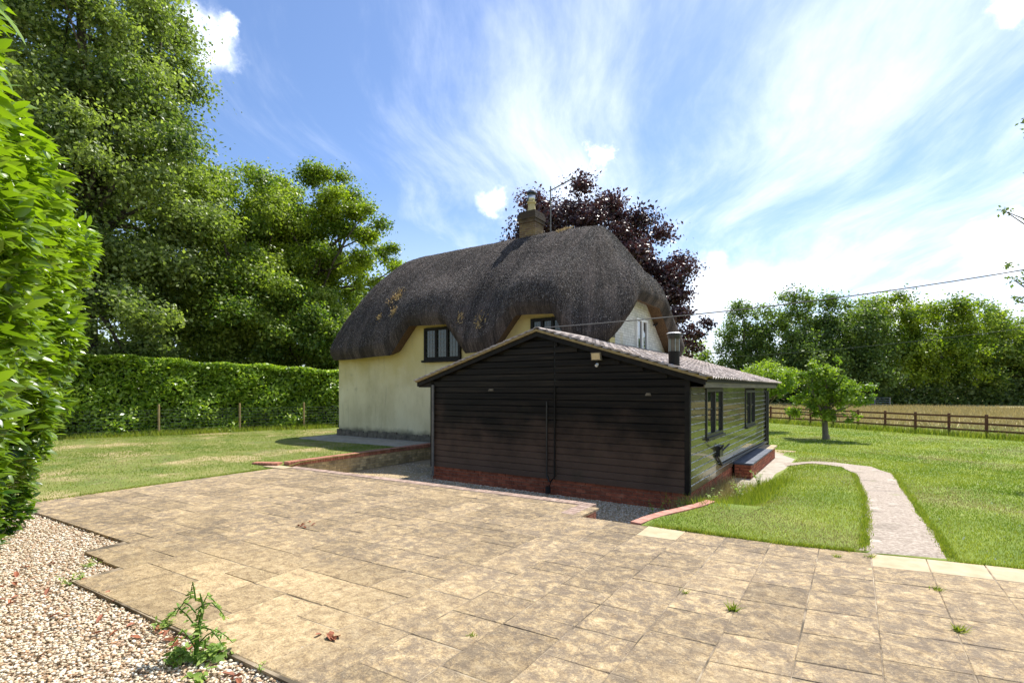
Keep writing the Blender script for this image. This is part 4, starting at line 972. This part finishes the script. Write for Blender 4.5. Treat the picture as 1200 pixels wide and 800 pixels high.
dist = np.hypot(xy[:, 0], xy[:, 1]); infr = (xy @ np.array([math.cos(TH), math.sin(TH)]))/np.maximum(xy @ np.array([-math.sin(TH), math.cos(TH)]), .01)
score = np.where((infr > -1.02) & (dp < .15) & (z_ > .6), dist, 99); near = np.argsort(score)[:296]; mask = np.ones(n, bool); mask[near] = False
keep = VV[mask]; k9 = len(LV)
V = keep.reshape(-1, 3); F = (np.arange(len(keep))[:, None, None]*k9+LF[None]).reshape(-1, 4)
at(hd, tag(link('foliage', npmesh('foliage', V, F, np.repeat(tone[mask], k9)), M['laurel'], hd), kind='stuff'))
leafmeshes = []
for k in range(6): leafmeshes.append(npmesh('leaf', LV, LF, np.full(len(LV), .15+.15*k))); leafmeshes[-1].materials.append(M['laurel'])
for i in near:
    t_ = Vector(T[i]); w_ = Vector(Nv[i]).cross(t_).normalized(); n_ = t_.cross(w_)
    o = link('leaf', leafmeshes[int(min(5, max(0, (tone[i]-.1)/.15)))], None, hd)
    m4 = Matrix(((t_.x, w_.x, n_.x, 0), (t_.y, w_.y, n_.y, 0), (t_.z, w_.z, n_.z, 0), (0, 0, 0, 1)))
    o.matrix_local = Matrix.Translation(Vector(Pl[i])-hd.location) @ m4 @ Matrix.Scale(float(sz[i]), 4)
core = MB()
def hp(s, z, d): q = h0+s*hu+(float(hedge_off(z))-d)*hn; return (q[0], q[1], z)
zs = [-.1, 1.0, 1.9, 3.2, 3.9]
prof = [hp(.45, z, .42) for z in zs]+[hp(.45, 3.9, 1.3), hp(.45, -.1, 1.0)]
core.prism(prof, (hu[0]*7.2, hu[1]*7.2, 0)); at(hd, core.build('light_block_core', M['hedgecore'], hd))  # solid dark core added so light does not pass through the hedge
# back hedge
bh = thing('back_hedge', 'long clipped laurel hedge behind the left lawn', 'hedge', (-22, 11, .07))
HP = np.array([(-25.2, 3.0), (-23.9, 7.0), (-23.1, 9.6), (-22.2, 12.3), (-20.6, 15.6), (-19.6, 19.5)])
n = 52000; r = np.random.default_rng(91)
seg = np.r_[0, np.cumsum(np.hypot(*np.diff(HP, axis=0).T))]; q = r.uniform(0, seg[-1], n); px_ = np.interp(q, seg, HP[:, 0]); py_ = np.interp(q, seg, HP[:, 1])
ht = 3.35-.045*q+.035*np.sin(q*1.3)+.04*np.sin(q*3.7); topm = r.uniform(0, 1, n) < .33
dp = r.uniform(0, 1, n)**1.5*.4; z_ = np.where(topm, ht-dp*.6, r.uniform(0, 1, n)*ht); back = np.where(topm, .55+r.uniform(-.1, 1.2, n), dp*.8-.05+.24*z_+.16*np.sin(q*2+z_*1.7)+.12*np.sin(z_*4-q*3)-r.exponential(.06, n))
nx_, ny_ = .95, -.31
P_ = np.c_[px_-nx_*(back-.1), py_-ny_*(back-.1), z_+.07]
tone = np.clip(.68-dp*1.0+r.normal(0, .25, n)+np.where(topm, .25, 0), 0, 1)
me = leaf_mesh('foliage', P_, .155, tone, r, .75, .5, .12, np.tile([nx_, ny_, .2], (n, 1)))
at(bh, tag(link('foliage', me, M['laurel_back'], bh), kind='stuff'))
core = MB()
for i in range(len(HP)-1):
    a, b = HP[i], HP[i+1]; hA, hB = 3.0-.045*seg[i], 3.0-.045*seg[i+1]
    core.v += [(a[0]-.4, a[1]+.1, 0), (b[0]-.4, b[1]+.1, 0), (b[0]-1.3, b[1]+.4, 0), (a[0]-1.3, a[1]+.4, 0), (a[0]-1.05, a[1]+.3, hA), (b[0]-1.05, b[1]+.3, hB), (b[0]-1.7, b[1]+.5, hB), (a[0]-1.7, a[1]+.5, hA)]
    n0 = len(core.v)-8; core.f += [tuple(n0+k for k in f_) for f_ in ((0, 1, 5, 4), (1, 2, 6, 5), (2, 3, 7, 6), (3, 0, 4, 7), (4, 5, 6, 7))]
at(bh, core.build('light_block_core', M['hedgecore'], bh))  # same added dark core, blocks light behind the leaves
# stock fence in front of it
sf = thing('stock_fence', 'wire stock fence on short pale posts in front of the left hedge', 'fence', (-22, 9.5, .07))
FP = HP+np.array([.42, -.14])
posts = [(-23.95, 5.0), (-22.85, 9.1), (-22.0, 11.85), (-20.9, 14.2), (-19.9, 16.4)]
for x, y in posts: at(sf, MB().tube([(x, y, 0), (x, y, 1.24), (x, y, 1.27)], [.038, .038, .028], 8).build('post', M['post'], sf))
wr = MB()
for k in range(8):
    z = .10+.07+k*.125
    for i in range(len(posts)-1): wr.tube([(posts[i][0]+.05, posts[i][1], z), (posts[i+1][0]+.05, posts[i+1][1], z)], .002, 3, False)
for i in range(len(posts)-1):
    a, b = Vector((*posts[i], 0)), Vector((*posts[i+1], 0)); m_ = int((b-a).length/.16)
    for k in range(m_): p_ = a.lerp(b, k/m_); wr.tube([(p_.x+.05, p_.y, .15), (p_.x+.05, p_.y, 1.05)], .0017, 3, False)
at(sf, tag(wr.build('wire_mesh', M['wire'], sf), kind='stuff'))
# ------------------------------------------------------------------ field fence
ff = thing('field_fence', 'brown post and three rail fence between right lawn and field', 'fence', (0, 38, -.6))
P1_ = Vector((-6.4, 43.0, 0)); P2_ = Vector((6.08, 34.15, 0)); step = (P2_-P1_).length/9.4; dv = (P2_-P1_).normalized()
pp = [P1_+dv*step*k for k in range(-4, 18)]
def fz(p): return -.60
for p in pp:
    b = MB(); z = fz(p); b.prism([(p.x-.06, p.y-.05, z-.05), (p.x+.06, p.y-.05, z-.05), (p.x+.06, p.y+.05, z-.05), (p.x-.06, p.y+.05, z-.05)], (0, 0, 1.24)); at(ff, b.build('post', M['fence'], ff))
for i in range(len(pp)-1):
    for hh in (.38, .72, 1.06):
        a, b = pp[i]-Vector((.03, .09, 0)), pp[i+1]-Vector((.03, .09, 0)); z = fz(a)+hh+random.uniform(-.012, .012); z2 = fz(b)+hh+random.uniform(-.012, .012); q = Vector((-dv.y, dv.x, 0))*.035
        at(ff, MB().prism([(a.x-q.x/2, a.y-q.y/2, z-.05), (a.x+q.x/2, a.y+q.y/2, z-.05), (a.x+q.x/2, a.y+q.y/2, z+.05), (a.x-q.x/2, a.y-q.y/2, z+.05)], (b.x-a.x, b.y-a.y, z2-z)).build('rail', M['fence'], ff))
gt = thing('field_gate', 'pale metal gate low against the far undergrowth', 'gate', (2.5, 88, -.6))
for z in (.3, .6, .9, 1.2): MB().tube([(-1.7, 0, z), (1.7, -.6, z)], .04, 6).build('bar', M['alu'], gt)
for x in (-1.7, 0, 1.7): MB().tube([(x, -.3*(x/1.7+1), .1), (x, -.3*(x/1.7+1), 1.25)], .05, 6).build('upright', M['alu'], gt)
# ------------------------------------------------------------------ overhead cables
def cable(name, label, a, b, sag, rad=.012, group=None):
    a, b = Vector(a), Vector(b); pts = [a.lerp(b, t)-Vector((0, 0, sag*4*t*(1-t))) for t in np.linspace(0, 1, 24)]
    o = MB().tube([tuple(p) for p in pts], rad, 5).build(name, M['cable']); tag(o, label, 'cable', group); return o
pole = thing('utility_pole', 'wooden utility pole standing beyond the right edge of the view', 'pole', (14.0, 24.0, -.5))
MB().tube([(0, 0, -.1), (0, 0, 8.6)], [.15, .11], 10).build('shaft', M['bark'], pole)
MB().box((-.6, -.05, 8.1), (.6, .05, 8.2)).build('crossarm', M['bark'], pole)
cable('overhead_cable', 'black overhead cable sagging across the sky to the outbuilding ridge', (RX+.02, SY0+.15, RZ+.06), (13.9, 24.0, 7.6), .62, .013)
cable('overhead_cable', 'second fainter cable crossing low in front of the far trees', (-9.0, 39.5, 4.2), (14.0, 24.0, 5.2), .5, .013)
# ------------------------------------------------------------------ grass, weeds, pebbles
def blades(name, label, P_, hgt, wid, leaf, seed, cat='grass', tone=None):
    r = np.random.default_rng(seed); n = len(P_); a = r.uniform(0, 2*np.pi, n); lean = r.normal(0, .35, (n, 2)); hh = hgt*r.uniform(.5, 1.35, n)
    w_ = np.c_[np.cos(a), np.sin(a), np.zeros(n)]*(wid*r.uniform(.6, 1.3, n))[:, None]
    tip = P_+np.c_[lean*hh[:, None], hh]
    V = np.stack([P_-w_/2, P_+w_/2, tip], 1).reshape(-1, 3); F = np.arange(3*n).reshape(n, 3)
    tn = r.uniform(0, 1, n) if tone is None else tone
    return tag(link(name, npmesh(name, V, F, np.repeat(tn, 3)), M[leaf]), label, cat, kind='stuff')
def path_mask(x, y):
    lxp = np.interp(y, [7.1, 9, 11.3, 14.9, 16.5, 16.95], [.1, .2, .19, .05, -.29, -1.0]); rxp = np.interp(y, [7.1, 8.4, 10.1, 12.4, 15.6, 17.2, 17.8], [.88, .86, .83, .79, .78, .4, -.5])
    return ((x > lxp+.02) & (x < rxp-.02) & (y < 17.3)) | ((x < -.3) & (x > -2.2) & (y > 16.85) & (y < 17.55))
n = 520000; r = np.random.default_rng(100)
d_ = 6.5*np.exp(r.uniform(0, 1, n)*math.log(46/6.5)); an_ = r.uniform(-.33, .80, n); x = d_*np.sin(an_); y = d_*np.cos(an_)
ok = (y > np.where(x > -.8, 7.17+.2*x, 7.01+.05*(x+.8))) & (x > np.interp(y, [6.9, 7.35, 8.15, 9.05, 11.3, 15, 19, 21, 21.4], [-2.42, -2.38, -2.12, -1.9, -1.88, -1.55, -1.5, -2.4, -6])) & ~path_mask(x, y)
ok &= (y < 40.8-.71*(x+.4)) & (y > 5)
x, y, d_ = x[ok][:290000], y[ok][:290000], d_[ok][:290000]
pt = np.sin(x*.8+1.1*np.sin(y*.55))*np.sin(y*.62+.9*np.sin(x*.5))+.4*np.sin(x*2.3+y)*np.sin(y*1.9-x)
k = (pt+r.normal(0, .38, len(x)) > .72)
blades('dry_grass', 'straw coloured worn patches in the right lawn', np.c_[x, y, h_lawn(x, y)][k], np.clip(.016+.0007*d_, .015, .04)[k], np.clip(.0009*d_, .007, .025)[k], 'dryblade', 132)
x, y, d_ = x[~k], y[~k], d_[~k]
tn = np.clip(.42+.32*np.sin(x*.9+2*np.sin(y*.6))*np.sin(y*.5+1)+.18*np.sin(x*3.1+y)*np.sin(y*2.3-x*.8)+r.normal(0, .24, len(x)), 0, 1)
blades('lawn_grass', 'short mown grass of the right hand lawn', np.c_[x, y, h_lawn(x, y)], np.clip(.022+.0009*d_, .02, .05), np.clip(.0009*d_, .007, .025), 'blade', 101, tone=tn)
# left lawn
n = 120000; x = r.uniform(-25, -11.5, n); y = r.uniform(2.6, 14.5, n); ok = ~((x > -16.9) & (y > 11.2)) & (x < np.interp(y, [2.6, 7.3, 7.6, 8], [-11.35, -11.55, -11.75, -11.75])); x, y = x[ok], y[ok]
zl = .07+.03*np.sin(x*.9)*np.sin(y*.8)-.1*np.clip((x+12.4)/.9, 0, 1)*np.clip((7.7-y)/.6, 0, 1)
pat = np.sin(x*1.1+1.3*np.sin(y*.9))*np.sin(y*1.3+.8*np.sin(x*.7))+.5*np.sin(x*2.9+y*1.7)*np.sin(y*3.3-x)
dry = pat+r.normal(0, .40, len(x)) > .42
blades('garden_grass', 'patchy mown lawn grass on the left', np.c_[x, y, zl][~dry], .024, .013, 'blade', 102, tone=np.clip(.36+.30*pat+r.normal(0, .22, len(x)), 0, 1)[~dry])
k = dry & (r.uniform(0, 1, len(x)) < .55)
blades('dry_grass', 'straw coloured dry patches in the left lawn', np.c_[x, y, zl][k], .02, .014, 'dryblade', 112)
# rough edges
def strip(name, label, pts, n, wid, hgt, bw, leaf, seed, zf):
    r = np.random.default_rng(seed); P0 = np.array(pts, float); k = r.integers(0, len(P0)-1, n); f = r.uniform(0, 1, n)[:, None]; q = P0[k]*(1-f)+P0[k+1]*f+r.normal(0, wid, (n, 2))
    return blades(name, label, np.c_[q, zf(q[:, 0], q[:, 1])], hgt, bw, leaf, seed)
strip('rough_grass', 'longer green grass growing along the foot of the field fence', [(-12, 46.5), (-6.4, 42.7), (6.2, 33.8), (14, 28.2)], 16000, .35, .34, .035, 'blade', 103, lambda x, y: -.60+0*x)
strip('shed_weeds', 'seeding long grass and weeds beside the outbuilding corner', [(-2.0, 9.0), (-1.9, 10.2), (-1.75, 11.6), (-1.5, 13.2)], 6500, .22, .17, .012, 'blade', 104, lambda x, y: h_lawn(x, y)-.02)
strip('shed_weeds', 'pale seeding grass against the outbuilding plinth', [(-2.45, 9.3), (-2.35, 10.6), (-2.3, 12.6)], 2600, .16, .30, .010, 'dryblade', 105, lambda x, y: -.39+0*x)
strip('hedge_grass', 'longer grass and weeds along the bottom of the left fence', [(-23.9, 5.0), (-22.8, 9.1), (-21.9, 11.85), (-20.2, 15.2)], 5000, .22, .20, .02, 'blade', 106, lambda x, y: .07+0*x)
n = 60000; x = r.uniform(-14, 40, n); y = r.uniform(36, 88, n); ok = y > 39.5-.71*(x-(-.4))*1.0+.6; x, y = x[ok], y[ok]
blades('field_grass', 'tall dry seeding grass in the field beyond the fence', np.c_[x, y, np.full(len(x), -.62)], .42, .06, 'dryblade', 107)
strip('edge_grass', 'ragged grass hanging over the back edge of the patio', [(-2.3, 6.96), (-.8, 7.04), (.0, 7.19)], 2600, .02, .05, .009, 'blade', 120, lambda x, y: h_lawn(x, y+.08)-.01)
strip('edge_grass', 'ragged grass along the patio edge right of the path', [(.95, 7.40), (2.4, 7.68), (4, 8)], 1800, .02, .05, .009, 'blade', 121, lambda x, y: h_lawn(x, y+.08)-.01)
strip('edge_grass', 'grass creeping over both sides of the path', [(.10, 7.3), (.16, 9), (.15, 11.3), (.0, 14.9)], 2600, .035, .045, .010, 'blade', 122, lambda x, y: h_lawn(x, y)+.005)
strip('edge_grass', 'grass creeping over the right side of the path', [(.92, 7.5), (.90, 8.4), (.87, 10.1), (.84, 12.4), (.82, 15.6)], 2600, .035, .045, .010, 'blade', 123, lambda x, y: h_lawn(x, y)+.005)
strip('edge_grass', 'dry grass along the left edge of the patio', [(-11.40, 2.6), (-11.5, 4.4), (-11.6, 7.0)], 2600, .05, .045, .014, 'blade', 124, lambda x, y: 0*x-.02)
# daisies and clover heads in the lawn
r = np.random.default_rng(130); n = 1500; x = r.uniform(-1.2, 9, n); y = r.uniform(7.6, 26, n); ok = ~path_mask(x, y) & (np.sin(x*1.3)*np.sin(y*.9)+r.normal(0, .5, n) > .2); x, y = x[ok], y[ok]
blades('clover', 'tiny white clover heads scattered through the right lawn', np.c_[x, y, h_lawn(x, y)+.025], .02, .022, 'clover', 131)
# pebbles
ico_v = []; ph = (1+5**.5)/2
for a, b in ((1, ph), (-1, ph), (1, -ph), (-1, -ph)): ico_v += [(0, a, b), (a, b, 0), (b, 0, a)]
ico_v = np.array(ico_v); ico_v = ico_v/np.linalg.norm(ico_v[0])
ico_f = []
for i in range(12):
    for j in range(i+1, 12):
        for k in range(j+1, 12):
            if all(abs(np.linalg.norm(ico_v[p]-ico_v[q])-1.0515) < .01 for p, q in ((i, j), (j, k), (i, k))):
                nn_ = np.cross(ico_v[j]-ico_v[i], ico_v[k]-ico_v[i]); ico_f.append((i, j, k) if nn_ @ ico_v[i] > 0 else (i, k, j))
ico_f = np.array(ico_f)
def pebbles(name, label, x, y, z, s, seed, lo=0, hi=1):
    r = np.random.default_rng(seed); n = len(x); a = r.uniform(0, 2*np.pi, n); sc3 = s[:, None]*np.c_[r.uniform(.7, 1.5, n), r.uniform(.6, 1.1, n), r.uniform(.35, .75, n)]
    v = ico_v[None]*(1+.18*r.normal(size=(n, 12, 1)))*sc3[:, None, :]; tl = r.normal(0, .35, n)
    c_, s__ = np.cos(a)[:, None], np.sin(a)[:, None]; X = v[..., 0]*c_-v[..., 1]*s__; Y = v[..., 0]*s__+v[..., 1]*c_; Z = v[..., 2]+X*tl[:, None]*.5
    V = np.stack([X+x[:, None], Y+y[:, None], Z+z[:, None]], -1).reshape(-1, 3); F = (np.arange(n)[:, None, None]*12+ico_f[None]).reshape(-1, 3)
    return tag(link(name, npmesh(name, V, F, np.repeat(r.uniform(lo, hi, n), 12), True), M['pebble']), label, 'gravel', kind='stuff')
n = 60000; x = r.uniform(-11, -2.4, n); y = r.uniform(.2, 3.1, n)
yb = np.where(x < -7.5, 2.50+.05*(x+10), np.where(x < -6.5, 2.2, 1.80+.055*(x+6.4)))
tt = x*-math.sin(TH)+y*math.cos(TH); xr_ = x*math.cos(TH)+y*math.sin(TH)
ok = (y < yb-.012+.03*r.normal(size=n).clip(-1, .6)) & (xr_/np.maximum(tt, .1) > -1.08) & (tt > 2.6) & (((np.c_[x, y]-h0) @ hn) > -.9)
x, y = x[ok][:30000], y[ok][:30000]; print('pebbles', len(x))
pebbles('gravel', 'cream and brown pebble gravel at the lower left', x, y, -.040+r.uniform(0, .018, len(x)), r.uniform(.008, .0165, len(x)), 110)
n = 26000; x = r.uniform(-11.4, -2.2, n); y = r.uniform(7.8, 11.4, n); ok = ((x < SX0) | (y < SY0)) & (y > 7.9) & ((x > SX0-.5) | (r.uniform(0, 1, n) < .15)); x, y = x[ok], y[ok]
pebbles('gravel', 'grey gravel in the sunken strip round the outbuilding', x, y, np.full(len(x), -.395), r.uniform(.010, .02, len(x)), 111, .1, .75)
# weeds
def weed(name, label, loc, n, hgt, lf, seed, spread=.5, leafw=.35, stem=True, group=None):
    r = random.Random(seed); t = thing(name, label, 'weed', loc, group); lv = []; st_ = MB(); P_ = []; T_ = []; S_ = []
    for k in range(n):
        a = r.uniform(0, 6.283); ln = hgt*r.uniform(.5, 1); tip = Vector((math.cos(a)*spread*ln, math.sin(a)*spread*ln, ln)); mid = tip*.5+Vector((0, 0, ln*.12))
        st_.tube([(0, 0, -.01), tuple(mid), tuple(tip)], [.003, .002, .001], 4, False)
        for q in range(7):
            f = .2+.8*q/6; p_ = (Vector((0, 0, 0)).lerp(mid, f*2) if f < .5 else mid.lerp(tip, f*2-1)); aa = r.uniform(0, 6.283)
            P_.append(p_); T_.append(Vector((math.cos(aa), math.sin(aa), r.uniform(-.1, .7))).normalized()); S_.append(hgt*lf*r.uniform(.6, 1.2))
    st_.build('stem', M['weed'], t)
    P_ = np.array([tuple(p_) for p_ in P_]); T_ = np.array([tuple(p_) for p_ in T_]); S_ = np.array(S_)
    rr_ = np.random.default_rng(seed); Nn = unit(np.array([0, 0, 1.])+.4*rr_.normal(size=P_.shape))
    VV = oriented_leaves(P_, T_, Nn, S_); V = VV.reshape(-1, 3); F = (np.arange(len(P_))[:, None, None]*len(LV)+LF[None]).reshape(-1, 4)
    link('leaves', npmesh('leaves', V, F, np.repeat(rr_.uniform(.2, 1, len(P_)), len(LV))), M['weed'], t); return t
# the thistle: thick stem, arching arms lined with toothed leaves
th = thing('sow_thistle', 'tall spiny thistle with arching arms at the patio edge', 'weed', (-3.93, 1.80, -.07))
camr = Vector((math.cos(TH), math.sin(TH), 0)); camf = Vector((-math.sin(TH), math.cos(TH), 0))
sb = MB(); sb.tube([(0, 0, 0), tuple(camr*.01+Vector((0, 0, .2))), tuple(camr*.055+Vector((0, 0, .40))), tuple(camr*.03+Vector((0, 0, .50)))], [.018, .015, .010, .004], 8, False)
arms = []
for (z0, dx, dz, dyy) in ((.36, -.17, .02, .03), (.26, -.20, .10, -.05), (.38, .20, .00, .02), (.24, .22, -.04, -.04), (.12, .24, .06, .05), (.10, -.18, .08, .02), (.45, -.04, .08, 0), (.16, .10, .12, -.1), (.3, .1, .12, .1)):
    a = Vector((0, 0, z0)); mid = a+camr*dx*.55+camf*dyy*.5+Vector((0, 0, .05+dz)); e = a+camr*dx+camf*dyy+Vector((0, 0, dz-.06)); arms.append((a, mid, e)); sb.tube([tuple(a), tuple(a.lerp(mid, .5)+Vector((0, 0, .015))), tuple(mid), tuple(mid.lerp(e, .6)+Vector((0, 0, .01))), tuple(e)], [.006, .005, .005, .004, .002], 5, False)
for (dx, dyy) in ((.22, -.03), (.17, -.10), (-.16, .03), (-.09, -.12), (.1, .12), (-.14, -.05), (.24, .06)):
    a = Vector((0, 0, .03)); e = a+camr*dx+camf*dyy+Vector((0, 0, .02)); mid = a.lerp(e, .5)+Vector((0, 0, .07)); arms.append((a, mid, e))
sb.build('stem', M['weed'], th, True)
P_, T_, S_ = [], [], []; rp = random.Random(3)
for a, mid, e in arms:
    for k in range(22):
        f = (k+1)/22; p_ = a.lerp(mid, f*2) if f < .5 else mid.lerp(e, f*2-1); d = (e-a).normalized(); sd_ = d.cross(Vector((0, 0, 1))).normalized()*rp.choice((-1, 1))
        P_.append(tuple(p_)); T_.append(tuple((sd_+d*.4+Vector((0, 0, rp.uniform(-.5, .6)))).normalized())); S_.append(rp.uniform(.03, .06)*(1.0 if a.z > .05 else 1.7))
for k in range(60):
    f = rp.random(); a = rp.uniform(0, 6.28); P_.append(tuple(camr*.05*f+Vector((0, 0, .05+.45*f)))); T_.append((math.cos(a), math.sin(a), rp.uniform(-.2, .8))); S_.append(rp.uniform(.025, .055))
P_ = np.array(P_); T_ = unit(np.array(T_)); rr_ = np.random.default_rng(4); VV = oriented_leaves(P_, T_, unit(np.array([0, 0, 1.])+.5*rr_.normal(size=P_.shape)), np.array(S_))
link('leaves', npmesh('leaves', VV.reshape(-1, 3), (np.arange(len(P_))[:, None, None]*len(LV)+LF[None]).reshape(-1, 4), np.repeat(rr_.uniform(.1, .8, len(P_)), len(LV))), M['weed'], th)
weed('weed', 'pale green bushy weed between gravel and patio left of the thistle', (-4.62, 1.86, -.06), 9, .13, .35, 201, .8)
weed('weed', 'yellowing broad leaved weed in front of the thistle', (-3.60, 1.66, -.07), 4, .13, .55, 202, .5)
weed('weed', 'tiny seedling on the patio edge right of the thistle', (-3.32, 1.93, 0), 2, .07, .4, 203, .4)
weed('weed', 'low green weed in the gravel notch of the patio corner', (-6.9, 2.08, -.06), 8, .09, .4, 204, 1.2)
weed('weed', 'flat green weed on gravel beside the stepped slab', (-6.45, 1.80, -.06), 10, .11, .4, 205, 1.2)
weed('weed', 'leafy weed growing by the brick kerb and black wall', (-2.75, 8.5, -.40), 9, .42, .16, 206, .35)
weed('weed', 'taller sprig of weeds close to the outbuilding corner', (-2.45, 8.9, -.40), 7, .48, .14, 207, .3)
weed('weed', 'small leafy plants between kerb and gravel', (-2.9, 7.4, -.40), 6, .16, .3, 208, .8)
weed('weed', 'bright green weeds on the bank beside the outbuilding wall', (-2.15, 9.9, -.30), 12, .34, .20, 209, .5)
weed('weed', 'leafy weed clump on the bank next to the concrete apron', (-1.95, 11.3, -.36), 12, .36, .18, 210, .5)
weed('weed', 'tall weed at the edge of the concrete apron', (-1.8, 12.9, -.36), 12, .40, .16, 211, .45)
def tuft(label, loc, n, hgt, seed, group=None):
    r = np.random.default_rng(seed); t = thing('grass_tuft', label, 'grass tuft', loc, group); P_ = np.c_[r.normal(0, .018, (n, 2)), np.zeros(n)]
    a = r.uniform(0, 6.28, n); w_ = np.c_[np.cos(a), np.sin(a), 0*a]*.006; tip = P_+np.c_[r.normal(0, .6, (n, 2))*hgt, hgt*r.uniform(.4, 1, n)]
    V = np.stack([P_-w_, P_+w_, tip], 1).reshape(-1, 3); link('blades', npmesh('blades', V, np.arange(3*n).reshape(n, 3), np.repeat(r.uniform(0, 1, n), 3)), M['blade'], t)
for i, (lb_, p_, n_, hh) in enumerate((('upright grass tuft growing from the slab joint right of centre', (-.86, 4.70), 46, .085), ('small tuft on the patio in front of the brick kerb', (-1.30, 4.86), 16, .05),
    ('dense tuft in the long joint below the cream slabs', (.69, 5.28), 60, .06), ('flat tuft in the joint just under the cream slabs', (.66, 6.25), 30, .05), ('tuft where the path meets the patio joint', (.16, 7.05), 20, .06),
    ('spreading tuft at the right edge of the patio', (1.17, 5.35), 60, .085), ('mossy tuft on the patio near the lower middle', (-2.45, 3.1), 26, .025), ('tiny tuft along the back joint of the patio', (-.15, 6.85), 24, .04))):
    tuft(lb_, (p_[0], p_[1], 0), n_, hh, 300+i)
# fallen leaves
lfm = MB(); lfm.v = [(-.04, 0, .002), (-.015, -.016, .012), (.02, -.014, .01), (.045, 0, .004), (.02, .016, .014), (-.015, .014, .01), (0, 0, .002)]
lfm.f = [(0, 1, 6), (1, 2, 6), (2, 3, 6), (3, 4, 6), (4, 5, 6), (5, 0, 6)]; lme = lfm.mesh('dead_leaf'); lme.materials.append(M['deadleaf'])
rr2 = random.Random(8)
def dleaf(x, y, z, lab, grp):
    o = link('dead_leaf', lme, None, None, (x, y, z)); o.rotation_euler = (rr2.uniform(-.5, .5), rr2.uniform(-.5, .5), rr2.uniform(0, 6.28)); s = rr2.uniform(.8, 1.4); o.scale = (s, s, s)
    tag(o, lab, 'leaf', grp)
for k in range(14): dleaf(-4.35+rr2.uniform(-.25, 1.0), 1.84+rr2.uniform(-.06, .02), -.022, 'reddish dead leaf lying on gravel by the thistle', 'dead leaves by the thistle')
for k in range(30): dleaf(rr2.uniform(-7.6, -4.3), rr2.uniform(1.0, 1.9), -.012, 'brown dead leaf scattered on the lower left gravel', 'dead leaves on the gravel')
for k in range(7): dleaf(-3.35+rr2.uniform(-.10, .10), 2.47+rr2.uniform(-.05, .05), .008, 'reddish dead leaf in the small heap on the lower left slabs', 'dead leaves on the lower patio')
for k in range(6): dleaf(-6.35+rr2.uniform(-.12, .12), 4.35+rr2.uniform(-.12, .12), .008, 'dark red dead leaf in the debris on the patio left of centre', 'dead leaves in patio debris')
